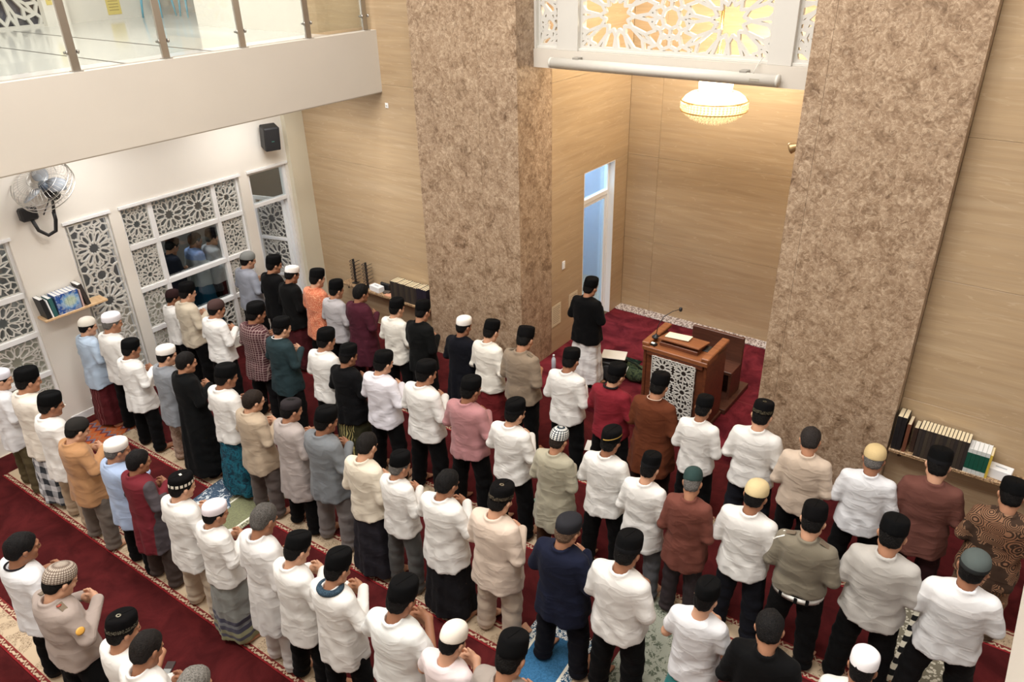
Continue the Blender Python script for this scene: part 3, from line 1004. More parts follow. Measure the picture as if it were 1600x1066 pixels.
def rosette(cx, cy, Rr, n, rot=0.0, petals=True):
    out = []
    al = math.pi / n
    P = lambda r, a: (cx + r * Rr * math.cos(a + rot), cy + r * Rr * math.sin(a + rot))
    for k in range(n):
        th, ph = 2 * al * k, 2 * al * k + al
        V, T, T2 = P(.27, ph), P(.40, th), P(.40, th + 2 * al)
        Pk, Pk2 = P(.74, th + .30 * al), P(.74, th + 1.70 * al)
        O = P(.92, ph); X = P(1.0, th); X2 = P(1.0, th + 2 * al)
        out += [(V, T), (V, T2), (T, Pk), (T2, Pk2), (Pk, O), (Pk2, O), (Pk, X), (Pk2, X2)]
    return out


def ringlet(cx, cy, Rr, n):
    out = []
    for k in range(n):
        a, b = 2 * math.pi * k / n, 2 * math.pi * (k + 1) / n
        m_ = (a + b) / 2
        p = lambda r, t: (cx + r * Rr * math.cos(t), cy + r * Rr * math.sin(t))
        out += [(p(.5, a), p(.5, b)), (p(.5, a), p(.78, a)), (p(.78, a), p(1.05, m_)), (p(1.05, m_), p(.78, b))]
    return out


def lattice(w, h, Rr, n, sw, t, nx=None, ny=None, M=None):
    """pierced screen in the xz plane from (0,0) to (w,h)"""
    segs = []
    nx = nx or max(1, round(w / (2 * Rr))); ny = ny or max(1, round(h / (2 * Rr)))
    px, py = w / nx, h / ny
    Rx = min(px, py) / 2 * 1.0
    for i in range(nx):
        for j in range(ny):
            segs += rosette((i + .5) * px, (j + .5) * py, Rx, n, math.pi / n)
    for i in range(nx + 1):
        for j in range(ny + 1):
            segs += ringlet(i * px, j * py, math.hypot(px, py) / 2 - Rx * .9, 8)
    if px > py * 1.15:
        for i in range(nx + 1):
            for j in range(ny): segs += ringlet(i * px, (j + .5) * py, (px / 2 - Rx) + Rx * .12, 8)
    if py > px * 1.15:
        for i in range(nx):
            for j in range(ny + 1): segs += ringlet((i + .5) * px, j * py, (py / 2 - Rx) + Rx * .12, 8)
    return strips(segs, w, h, sw, t, M)


def strips(segs, w, h, sw, t, M=None):
    mb = MB()
    nseg = 0
    for a, b in segs:
        c = seg_clip(a, b, 0, w, 0, h)
        if not c: continue
        a, b = Vector(c[0]), Vector(c[1])
        d = (b - a)
        if d.length < 1e-4: continue
        d.normalize()
        nrm = Vector((-d.y, d.x)) * sw / 2
        a2, b2 = a - d * sw * .25, b + d * sw * .25
        q = [a2 + nrm, b2 + nrm, b2 - nrm, a2 - nrm]
        nseg = (nseg + 1) % 29
        tt = t / 2 + nseg * .00005
        vs = [(p.x, -tt, p.y) for p in q] + [(p.x, tt, p.y) for p in q]
        if M is not None: vs = [M @ Vector(v) for v in vs]
        mb.add(vs, [(0, 1, 2, 3), (7, 6, 5, 4), (0, 4, 5, 1), (1, 5, 6, 2), (2, 6, 7, 3), (3, 7, 4, 0)])
    e = sw * .8
    for bx in ((0, e, 0, h), (w - e, w, 0, h), (e, w - e, 0, e), (e, w - e, h - e, h)):
        mb.box(bx[0], bx[1], -t / 2 - .005, t / 2 + .005, bx[2], bx[3], M)
    return mb


LATT = plain('lattice_white', (207, 204, 197), .5)

# beam with star screens over the alcove
struct('trim_beam', [(XL, XR, 8.0, 8.3, 4.28, 4.49)], FASCIA)
scr = empty('lattice_screen', (XL, 8.05, 4.49), 0, 'white pierced star-pattern screen on the beam above the alcove', 'screen')
m = MB()
for a, b in ((.33, .61), (2.85, 3.09), (0.0, .03), (3.33, 3.36)): m.bbox(a, b, -.04, .16, 0, 1.3, .004)
m.bbox(0, XR - XL, -.03, .14, 1.2, 1.3, .004)
m.bbox(0, XR - XL, -.01, .12, 0, .03, .004)
m.build('frame', LATT, scr)
for a, b, cxs in ((.03, .33, -.02), (3.09, 3.33, .26)):
    sg = []
    for cy in (-.1, .56, 1.22): sg += rosette(cxs, cy, .36, 12, .13)
    for cy in (.23, .89): sg += ringlet(.15, cy, .15, 8)
    strips(sg, b - a, 1.17, .032, .045).build('lattice_panel', LATT, scr, Matrix.Translation((a, .05, .03)))
# the wide panel: big rosettes with octagon rings between them
W2 = 2.24
sg = []
for cx in (.46, W2 - .46):
    for cy in (.36, 1.38): sg += rosette(cx, cy, .545, 12, 0.0)
    sg += ringlet(cx, .87, .13, 8)
for cy in (.36, 1.38):
    sg += ringlet(W2 / 2, cy, .215, 8)
for cy in (-.05, .87):
    for cx in (W2 / 2, -.06, W2 + .06): sg += ringlet(cx, cy, .25, 8)
strips(sg, W2, 1.17, .034, .045).build('lattice_panel', LATT, scr, Matrix.Translation((.61, .05, .03)))

# ------------------------------------------------------------------ left wall with windows
T = .15
x0, x1 = LW - T, LW
struct('wall_left', [(x0, x1, 7.46, FW + .02, 0, S0), (x0, x1, 6.58, 6.74, 0, S0), (x0, x1, 4.57, 4.72, 0, S0), (x0, x1, 3.34, 3.99, 0, S0), (x0, x1, -4, 1.4, 0, S0),
                     (x0, x1, 6.74, 7.46, 2.62, S0), (x0, x1, 4.72, 6.58, 2.62, S0), (x0, x1, 3.99, 4.57, 2.62, S0), (x0, x1, 1.4, 3.34, 2.62, S0),
                     (x0, x1, 4.72, 6.58, 0, .16), (x0, x1, 3.99, 4.57, 0, .3), (x0, x1, 1.4, 3.34, 0, .3)], PAINT)
struct('trim_3', [(LW, LW + .09, 7.5, FW, 0, S0)], wall_paint('corner_cream', (222, 214, 192)))
struct('baseboard_left', [(LW, LW + .012, 3.34, 3.99, 0, .1), (LW, LW + .012, 4.57, 4.72, 0, .1), (LW, LW + .012, 6.58, 6.74, 0, .1), (LW, LW + .012, -4, 1.4, 0, .1)], FRAME)
# thin caps over the openings
struct('trim_4', [(LW, LW + .025, 4.70, 6.60, 2.615, 2.65), (LW, LW + .025, 6.72, 7.48, 2.615, 2.65), (LW, LW + .025, 3.97, 4.59, 2.615, 2.65), (LW, LW + .025, 1.38, 3.36, 2.615, 2.65)], FRAME)
MLEFT = Matrix(((0, 1, 0, 0), (1, 0, 0, 0), (0, 0, 1, 0), (0, 0, 0, 1)))   # x->y


def lat_window(name, ys, zs, kinds):
    """ys, zs: pane boundaries; kinds[row][col]: 'L' lattice over glass, 'G' clear glass, 'N' nothing"""
    e = empty(name, (LW - .08, ys[0], zs[0])); e['kind'] = 'structure'
    Y0, Z0 = ys[0], zs[0]
    m = MB()
    fw = .035
    for i, y in enumerate(ys): m.bbox(-.035, .035, y - Y0 - (0 if i == 0 else fw), y - Y0 + (0 if i == len(ys) - 1 else fw), 0, zs[-1] - Z0, .004)
    for j, z in enumerate(zs):
        for i in range(len(ys) - 1):
            m.bbox(-.033, .045, ys[i] - Y0 + .02, ys[i + 1] - Y0 - .02, z - Z0 - (0 if j == 0 else fw), z - Z0 + (0 if j == len(zs) - 1 else fw), .004)
    m.build('window_frame', FRAME, e)
    for j in range(len(zs) - 1):
        for i in range(len(ys) - 1):
            a, b, c, d = ys[i] - Y0 + fw, ys[i + 1] - Y0 - fw, zs[j] - Z0 + fw, zs[j + 1] - Z0 - fw
            k = kinds[j][i]
            if k == 'L':
                w_, h_ = b - a, d - c
                q = max(1, round(w_ / h_)) if w_ > h_ else 1
                lattice(w_, h_, w_ / 2, 10, .0135, .02, q, max(1, round(h_ / w_)), MLEFT).build('lattice_panel', LATT, e, Matrix.Translation((0, a, c)))
            if k in 'LG':
                m = MB(); m.box(-.022, -.018, a, b, c, d); m.build('pane', GLASS, e)
    return e


zs = [.16, .80, 1.42, 2.05, 2.62]
lat_window('window_1', [4.72, 5.16, 6.15, 6.58], zs, ['LLL', 'LGL', 'LGL', 'LLL'])
lat_window('window_2', [3.99, 4.57], [.3, 2.62], ['N'])
w2 = [o for o in bpy.data.objects if o.name == 'window_2'][0]
lattice(.51, 2.25, .25, 12, .018, .03, 1, 3, MLEFT).build('lattice_panel', LATT, w2, Matrix.Translation((.05, .035, .035)))
lat_window('window_3', [1.4, 2.0, 2.65, 3.34], [.3, .80, 1.36, 1.9, 2.62], ['LLL', 'LLL', 'LLL', 'LGL'])
# doorway with transom and a latticed leaf standing open into the corridor
d = empty('door_2', (LW - .08, 6.74, 0)); d['kind'] = 'structure'
m = MB()
m.bbox(-.05, .045, 0, .05, 0, 2.62, .004); m.bbox(-.05, .045, .67, .72, 0, 2.62, .004); m.bbox(-.05, .045, .05, .67, 2.57, 2.62, .004); m.bbox(-.05, .045, .05, .67, 2.05, 2.11, .004)
m.build('door_frame', FRAME, d)
m = MB(); m.box(-.004, .004, .05, .67, 2.11, 2.57); m.build('transom_pane', GLASS, d)
LM = Matrix.Translation((-.03, .665, .01)) @ Matrix.Rotation(R(196), 4, 'Z')
m = MB()
for b in ((0, .06, -.02, .02, 0, 2.03), (.56, .62, -.02, .02, 0, 2.03), (.06, .56, -.02, .02, 0, .1), (.06, .56, -.02, .02, .66, .71), (.06, .56, -.02, .02, 1.3, 1.35), (.06, .56, -.02, .02, 1.97, 2.03)): m.bbox(*b, .003)
leaf = m.build('door_leaf', FRAME, d, LM)
for za, zb in ((.1, .66), (.71, 1.3), (1.35, 1.97)):
    lattice(.5, zb - za, .25, 10, .014, .018, 1, 1).build('lattice_panel', LATT, leaf, Matrix.Translation((.06, 0, za)))
# corridor beyond
GREYW = wall_paint('corridor_shade_paint', (128, 126, 124))  # wall grey darkened in colour so the lattice holes look shaded
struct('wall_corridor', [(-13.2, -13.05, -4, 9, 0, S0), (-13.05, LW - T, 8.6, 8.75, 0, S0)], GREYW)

# ------------------------------------------------------------------ galleries
struct('floor_gallery_left', [(-14.9, BX - .16, -4, FW, S0, 4.5)], UPPER_FLOOR)
struct('trim_fascia_left', [(BX - .16, BX, -4, FW, S0 + .012, S1)], FASCIA)
struct('trim_soffit_left', [(BX - .12, BX - .004, -4, FW, S0, S0 + .012)], plain('drip_edge', (176, 166, 150), .7))
struct('trim_5', [(-14.5, BX - .16, 4.78, 4.81, 4.5, 4.502)], INLAY)
struct('trim_6', [(-14.5, BX - .16, 5.93, 5.96, 4.5, 4.502)], INLAY)
struct('trim_7', [(-8.9, -8.87, -4, 4.3, 4.5, 4.502)], INLAY)
struct('floor_gallery_right', [(RBX + .16, 5, -4, FW, S0, 4.5)], UPPER_FLOOR)
struct('trim_fascia_right', [(RBX, RBX + .16, .35, FW, S0, S1)], FASCIA)
# far wall of the upper gallery
struct('wall_gallery_left', [(-15.05, -14.9, -4, 2.4, 4.5, 11), (-15.05, -14.9, 6.75, FW + 3.2, 4.5, 11), (-15.05, -14.9, 2.4, 6.75, 7.3, 11)], PAINT)
struct('wall_gallery_pilaster', [(-14.9, -14.75, 6.62, 7.02, 4.5, 11)], PAINT)
struct('floor_back_room', [(-15.05, -12.2, FW, 11.2, 4.35, 4.5)], UPPER_FLOOR)
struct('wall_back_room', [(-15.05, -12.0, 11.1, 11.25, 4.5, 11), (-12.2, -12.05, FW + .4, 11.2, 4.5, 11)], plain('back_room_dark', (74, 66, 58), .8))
e = empty('window_4', (-14.92, 2.4, 4.5)); e['kind'] = 'structure'
lattice(4.35, 2.8, .7, 12, .05, .05, 3, 2, MLEFT).build('lattice_panel', LATT, e)
m = MB(); m.box(-.09, -.08, 0, 4.35, 0, 2.8); m.build('pane', plain('night_glass', (52, 60, 82), .1), e)
# ------------------------------------------------------------------ the congregation
def ray(x, y):
    d = _f * FPX + _r * (x - 800) - _u * (y - 533)
    return d / np.linalg.norm(d)


W1, W2_, W3, W4 = (226, 224, 220), (220, 221, 224), (228, 224, 214), (214, 214, 212)
BK, BK2 = (12, 12, 13), (18, 17, 18)
SHK = {'S': (.77, 2, 1.0, True), 'K': (.50, 2, 1.04, True), 'J': (.72, 2, 1.05, True), 'R': (.09, 2, 1.05, True), 'T': (.75, .62, 1.0, False), 'H': (.77, .92, 1.02, True), 'L': (.66, 2, 1.03, True), 'P': (.86, .95, 1.0, True), 'U': (.80, 2, 1.03, True)}
BLACKCAP = ('peci', (10, 10, 11), 'plain', None)
TALLCAP = ('tall', (9, 9, 10), 'plain', None)
RIMCAP = ('tall', (9, 9, 10), 'rimband', (26, 26, 28))
WHITEKUFI = ('kufi', (238, 234, 228), 'crochet', None)
HB, HG, HBR = (15, 12, 11), (120, 116, 112), (44, 34, 28)
ROWY = {'A': 6.43, 'B': 5.20, 'C': 4.02, 'D': 2.72, 'E': 1.49, 'I': None, 'W': None}
WS = 'white long-sleeved shirt'
PEOPLE = [
 # row, head px, shirt, fabric, lower, fabric, cap, hair, pose, girth, label
 ('A', 384, 391, 'S', ((146, 150, 162),), 't', (BK2,), ('dome', (128, 130, 128), 'plain', None), HB, 1, 1.06, 'man in grey-blue shirt and grey skullcap, front row by the left window'),
 ('A', 425, 398, 'J', ((12, 12, 13),), 't', (BK,), BLACKCAP, HB, 1, .98, 'man in black jacket and black cap, front row, beside the man in the grey skullcap'),
 ('A', 455, 414, 'J', ((12, 12, 12),), 's', ((70, 26, 30),), WHITEKUFI, HB, 0, 1.05, 'man in black jacket, white cap and maroon sarong, front row by the open door'),
 ('A', 493, 419, 'L', ((184, 76, 46), 'batik', (222, 158, 122)), 't', (BK,), BLACKCAP, HB, 1, .95, 'man in orange patterned shirt and black cap, front row'),
 ('A', 523, 436, 'S', ((172, 168, 170),), 't', (BK,), TALLCAP, HB, 1, .95, 'man in pale grey shirt beside the orange shirt, front row'),
 ('A', 562, 442, 'K', ((72, 30, 42),), 't', ((46, 22, 28),), None, HB, 1, 1.03, 'bare-headed man in long maroon tunic, front row'),
 ('A', 618, 465, 'S', (W3,), 't', (BK,), BLACKCAP, HB, 1, 1.0, 'man in white shirt between the maroon tunic and a black jacket, front row'),
 ('A', 660, 469, 'J', ((14, 15, 15),), 't', (BK,), TALLCAP, HB, 0, 1.08, 'man in black jacket and tall black cap below the bookshelf, front row'),
 ('A', 723, 492, 'K', ((15, 16, 23),), 't', ((58, 50, 40), 'motif', (150, 136, 100)), WHITEKUFI, HB, 1, 1.06, 'man in long dark navy tunic and white cap before the left marble pillar'),
 ('A', 768, 500, 'S', (W3,), 's', ((110, 36, 38),), BLACKCAP, HB, 0, 1.05, 'man in white shirt and dark red sarong before the left marble pillar'),
 ('A', 823, 512, 'H', ((136, 120, 102),), 't', (BK,), ('tall', (11, 10, 11), 'plain', None), HB, 2, 1.05, 'man in brown uniform shirt with shoulder straps, front row'),
 ('A', 893, 545, 'S', (W1,), 't', (BK,), BLACKCAP, HB, 0, 1.04, 'man in white shirt right behind the prayer leader, front row'),
 ('A', 962, 567, 'S', ((126, 36, 46),), 't', (BK2,), BLACKCAP, HB, 1, 1.06, 'man in bright red shirt with black collar, front row'),
 ('A', 1032, 583, 'K', ((98, 52, 32),), 't', ((40, 28, 24),), ('tall', (11, 10, 11), 'plain', None), HB, 0, 1.08, 'man in long brown tunic in front of the wooden pulpit'),
 ('A', 1102, 619, 'S', (W1,), 't', (BK,), BLACKCAP, HB, 0, .98, 'man in white shirt right of the brown tunic, front row by the pulpit'),
 ('A', 1194, 628, 'S', (W1,), 't', ((30, 32, 40),), ('tall', (11, 10, 11), 'band', (104, 96, 76)), HB, 0, 1.1, 'man in white shirt and brocade-banded black cap, front row at the right pillar'),
 ('A', 1273, 670, 'S', ((196, 178, 160),), 't', (BK,), None, (52, 46, 44), 2, 1.06, 'bare-headed man in beige shirt, front row at the right pillar'),
 ('A', 1371, 696, 'S', (W2_,), 't', (BK,), ('dome', (206, 182, 134), 'crochet', None), HG, 0, 1.1, 'man in white shirt and cream skullcap, front row by the right bookshelf'),
 ('A', 1473, 703, 'L', ((104, 66, 58),), 't', ((48, 26, 28),), RIMCAP, HB, 0, 1.12, 'man in brown shirt and tall black cap under the right bookshelf'),
 ('A', 1588, 752, 'L', ((66, 50, 40), 'paisley', (146, 124, 100)), 't', ((96, 80, 64), 'paisley', (140, 118, 92)), BLACKCAP, HB, 0, 1.12, 'man in brown paisley batik shirt at the right picture edge'),
 ('B', 267, 450, 'S', (W1,), 't', (BK,), ('dome', (46, 30, 30), 'plain', None), HB, 1, .92, 'man in white shirt and dark cap, second row, nearest the left window'),
 ('B', 289, 440, 'S', ((196, 184, 164),), 't', (BK,), TALLCAP, HB, 1, 1.08, 'man in beige shirt and black cap, second row by the left window'),
 ('B', 334, 466, 'S', (W1,), 't', (BK,), ('dome', (66, 48, 46), 'plain', None), HB, 1, 1.03, 'man in white shirt and brown skullcap, second row'),
 ('B', 396, 471, 'L', ((74, 44, 48), 'check', (150, 128, 124)), 't', (BK2,), TALLCAP, HB, 1, 1.06, 'man in maroon checked shirt, second row'),
 ('B', 437, 495, 'L', ((38, 54, 58),), 't', (BK,), BLACKCAP, HB, 1, 1.0, 'man in dark teal shirt, second row'),
 ('B', 506, 512, 'S', (W1,), 't', (BK,), TALLCAP, HB, 1, 1.02, 'man in white shirt between the teal and the black shirts, second row'),
 ('B', 541, 537, 'L', ((12, 12, 14),), 's', ((52, 52, 34), 'motif', (170, 158, 104)), RIMCAP, HB, 1, 1.0, 'man in black shirt and olive sarong, second row'),
 ('B', 596, 548, 'S', ((222, 219, 226),), 't', (BK,), BLACKCAP, HB, 1, 1.04, 'man in faintly lilac white shirt behind the black jackets, second row'),
 ('B', 663, 563, 'S', (W1,), 't', (BK,), BLACKCAP, HB, 1, 1.06, 'man in white shirt left of the pink shirt, second row'),
 ('B', 733, 588, 'S', ((172, 122, 124),), 't', (BK,), BLACKCAP, HB, 1, 1.05, 'man in dusty pink shirt, second row'),
 ('B', 803, 623, 'S', (W1,), 't', (BK,), RIMCAP, HB, 1, 1.04, 'man in white shirt right of the pink shirt, second row'),
 ('B', 874, 667, 'K', ((164, 158, 138),), 't', ((66, 44, 30),), ('dome', (34, 48, 58), 'mosaic', (226, 224, 218)), HBR, 0, 1.0, 'man in long sage tunic and black and white patterned skullcap, second row'),
 ('B', 954, 667, 'S', (W1,), 't', (BK,), ('peci', (11, 10, 11), 'goldline', (196, 160, 84)), HB, 1, 1.08, 'man in white shirt and black cap with gold line, second row'),
 ('B', 1018, 709, 'L', (W1,), 't', ((92, 92, 96),), RIMCAP, HB, 0, 1.06, 'man in white shirt and grey trousers, second row'),
 ('B', 1088, 732, 'L', ((112, 66, 56),), 't', ((60, 52, 54),), ('dome', (44, 64, 62), 'plain', None), HG, 2, 1.05, 'grey-haired man in brown shirt and dark green skullcap, second row'),
 ('B', 1185, 751, 'S', (W1,), 't', ((26, 27, 34),), ('dome', (210, 190, 146), 'crochet', None), HB, 0, 1.15, 'man in white shirt and cream skullcap, second row, left of the white-belted officer'),
 ('B', 1276, 789, 'P', ((124, 116, 100),), 't', (BK,), ('tall', (11, 10, 11), 'plain', None), HB, 0, 1.1, 'officer in olive uniform shirt with white belt'),
 ('B', 1401, 811, 'H', ((182, 178, 172),), 't', (BK,), BLACKCAP, HB, 0, 1.1, 'man in light grey short-sleeved shirt right of the white-belted officer'),
 ('B', 1525, 860, 'H', ((206, 206, 206), 'yoke', (232, 232, 232)), 't', (BK2,), ('dome', (84, 92, 90), 'rimband', (40, 42, 42)), HB, 1, 1.15, 'man in white short-sleeved shirt and grey cap, rightmost near the gallery edge'),
 ('C', 132, 493, 'L', ((178, 196, 216),), 's', ((84, 30, 34), 'motif', (120, 70, 70)), ('dome', (226, 220, 208), 'crochet', None), HB, 1, .95, 'man in pale blue shirt and white knit cap against the left wall'),
 ('C', 170, 486, 'S', (W1,), 't', (BK,), ('kufi', (232, 230, 236), 'crochet', None), HG, 1, 1.12, 'stout man in white shirt and white cap beside the lattice window, third row'),
 ('C', 200, 529, 'L', (W1,), 't', (BK,), BLACKCAP, HB, 1, 1.0, 'man in white shirt and black cap, third row beside the grey shirt'),
 ('C', 256, 537, 'L', ((128, 132, 138),), 't', ((178, 154, 136), 'floral', (140, 116, 100)), WHITEKUFI, HB, 1, 1.02, 'man in grey shirt, white cap and floral trousers, third row'),
 ('C', 287, 548, 'R', ((12, 13, 14),), 't', (BK,), None, (20, 17, 16), 1, 1.08, 'bare-headed man in ankle-length black robe'),
 ('C', 348, 568, 'S', (W1,), 's', ((30, 60, 76), 'floral', (34, 104, 124)), TALLCAP, HB, 1, 1.06, 'man in white shirt and teal sarong, third row'),
 ('C', 392, 608, 'L', ((176, 158, 136),), 't', ((92, 82, 78),), None, HBR, 1, 1.05, 'bare-headed man in loose tan shirt, third row'),
 ('C', 452, 622, 'K', ((166, 156, 152),), 't', (BK,), ('low', (44, 40, 42), 'plain', None), HB, 1, 1.0, 'man in long pale grey tunic and charcoal cap, third row'),
 ('C', 505, 635, 'L', ((112, 116, 120),), 't', ((118, 112, 110),), TALLCAP, HB, 1, 1.05, 'man in slate grey shirt and grey trousers, third row'),
 ('C', 575, 678, 'S', ((216, 206, 188),), 's', ((38, 36, 42),), None, (26, 22, 20), 2, 1.04, 'bare-headed man in cream shirt and dark sarong, third row'),
 ('C', 622, 705, 'S', (W1,), 't', ((84, 84, 82),), TALLCAP, HG, 1, 1.06, 'grey-haired man in white shirt and dark grey trousers, third row'),
 ('C', 698, 735, 'L', (W1,), 's', ((27, 26, 29),), None, (18, 16, 16), 3, 1.04, 'man in white shirt and black sarong, third row'),
 ('C', 782, 757, 'L', ((210, 192, 176),), 't', ((202, 184, 164),), ('tall', (11, 10, 11), 'band', (120, 108, 90)), HB, 0, 1.12, 'man in cream shirt and cream trousers, third row'),
 ('C', 886, 804, 'L', ((24, 28, 46),), 't', ((17, 17, 24),), ('kufi', (40, 40, 44), 'plain', None), (120, 96, 78), 1, 1.08, 'man in navy shirt and dark round cap, third row'),
 ('C', 983, 836, 'H', (W1,), 't', (BK,), RIMCAP, HB, 0, 1.16, 'man in white half-sleeved shirt right of the navy shirt, third row'),
 ('C', 1104, 907, 'T', (W2_,), 's', ((30, 128, 128),), BLACKCAP, HB, 1, .98, 'boy in white t-shirt and black cap beside the grey-green rug'),
 ('C', 1211, 961, 'S', ((11, 11, 12),), 't', (BK,), None, (24, 22, 22), 2, 1.1, 'bare-headed person in black top at the bottom edge'),
 ('C', 1355, 1018, 'S', (W1,), 't', (BK,), ('kufi', (240, 238, 240), 'plain', None), HB, 0, 1.0, 'person in white cap cut off by the bottom edge beside the black-white rug'),
 ('D', -5, 575, 'L', (W2_,), 't', ((88, 78, 56),), ('kufi', (226, 226, 238), 'plain', None), HB, 1, 1.05, 'man in white shirt and olive trousers at the left picture edge'),
 ('D', 36, 573, 'L', ((220, 212, 200),), 's', ((52, 56, 62), 'plaid', (206, 208, 212)), TALLCAP, HB, 1, 1.0, 'man in ivory shirt and grey plaid sarong, fourth row'),
 ('D', 72, 612, 'L', (W1,), 't', ((170, 150, 126),), TALLCAP, HB, 1, 1.03, 'man in white shirt and khaki trousers beside the tan shirt, fourth row'),
 ('D', 115, 653, 'L', ((172, 128, 88),), 't', ((104, 94, 86),), ('dome', (40, 38, 36), 'plain', None), HB, 3, 1.05, 'man in tan shirt and dark skullcap near the orange rug'),
 ('D', 177, 683, 'L', ((160, 178, 208),), 't', (BK,), WHITEKUFI, HG, 1, 1.04, 'man in light blue shirt and white cap, fourth row'),
 ('D', 211, 701, 'K', ((108, 38, 46), 'sleeve2', (78, 72, 76)), 't', ((74, 64, 60),), None, (22, 19, 20), 1, 1.08, 'bare-headed man in maroon top with grey sleeves, fourth row'),
 ('D', 278, 739, 'L', (W1,), 't', ((196, 180, 158),), ('peci', (11, 10, 11), 'squares', (222, 216, 202)), HB, 1, 1.04, 'man in white shirt and black cap with white squares, fourth row'),
 ('D', 331, 781, 'S', (W1,), 's', ((132, 134, 130), 'stripes'), ('kufi', (232, 224, 230), 'plain', None), HB, 1, 1.08, 'man in white shirt and striped grey sarong, fourth row'),
 ('D', 413, 790, 'K', ((216, 214, 212),), 't', ((218, 214, 210),), None, (96, 92, 88), 2, 1.05, 'grey-haired bare-headed man in long white tunic and white trousers'),
 ('D', 462, 835, 'L', (W1,), 't', (BK,), BLACKCAP, HB, 3, 1.02, 'man in white shirt and black trousers right of the long white tunic'),
 ('D', 525, 862, 'L', (W1,), 't', (BK,), TALLCAP, HB, 3, 1.06, 'man in white shirt with dark scarf collar, fourth row'),
 ('D', 625, 908, 'H', ((224, 226, 224),), 't', (BK,), TALLCAP, HB, 3, 1.08, 'man in white shirt with folded bare forearms, fourth row'),
 ('D', 707, 974, 'T', ((220, 206, 206),), 't', (BK2,), ('dome', (232, 224, 212), 'crochet', None), HB, 3, 1.04, 'man in pale pink t-shirt and cream cap at the bottom edge'),
 ('D', 803, 1000, 'S', ((150, 140, 132),), 't', (BK,), TALLCAP, HB, 2, 1.05, 'person in tall black cap at the bottom edge beside the blue rug'),
 ('E', 25, 832, 'T', (W2_,), 't', (BK,), None, (18, 16, 17), 1, 1.06, 'bare-headed man in white t-shirt with dark neckline, nearest row at left'),
 ('E', 85, 883, 'U', ((160, 146, 138),), 't', (BK,), ('dome', (116, 102, 92), 'knit', (186, 174, 160)), HB, 3, 1.12, 'officer in grey-brown uniform shirt and knitted cap, nearest row'),
 ('E', 183, 957, 'T', (W1,), 't', (BK,), ('tall', (11, 10, 11), 'band', (132, 128, 112)), HB, 1, 1.08, 'man in white top and black embroidered cap, nearest row'),
 ('E', 228, 991, 'S', (W1,), 't', (BK,), None, (32, 27, 25), 2, 1.0, 'bare-headed man in white shirt beside the phone, nearest row'),
 ('E', 302, 1050, 'S', ((190, 186, 180),), 't', (BK,), None, (134, 130, 124), 2, 1.0, 'grey-haired person cut off by the bottom edge'),
 ('W', 268, 372, 'S', ((34, 38, 50),), 't', (BK,), BLACKCAP, HB, 2, 1.1, 'person in navy top seen through the left window, leftmost of the three'),
 ('W', 302, 362, 'S', ((176, 184, 188), 'yoke', (140, 164, 214)), 's', ((26, 84, 116),), None, HB, 1, 1.08, 'person in blue sarong seen through the left window'),
 ('W', 328, 356, 'S', ((196, 198, 202),), 't', (BK,), TALLCAP, HB, 1, 1.08, 'person in pale grey shirt seen through the left window, rightmost of the three'),
 ('I', 922, 432, 'J', ((8, 8, 9),), 's', ((224, 222, 220),), TALLCAP, HB, 1, 1.02, 'prayer leader in black jacket and white sarong alone in the alcove'),
]
random.seed(7)
PEEPS = []
ZFIX = {(267, 450): 1.50}
APX = {}
for (row, hx, hy, *rest) in PEOPLE:
    d = ray(hx, hy); APX[(hx, hy)] = (row, CAM_POS + d * ((1.65 - CAM_POS[2]) / d[2]))
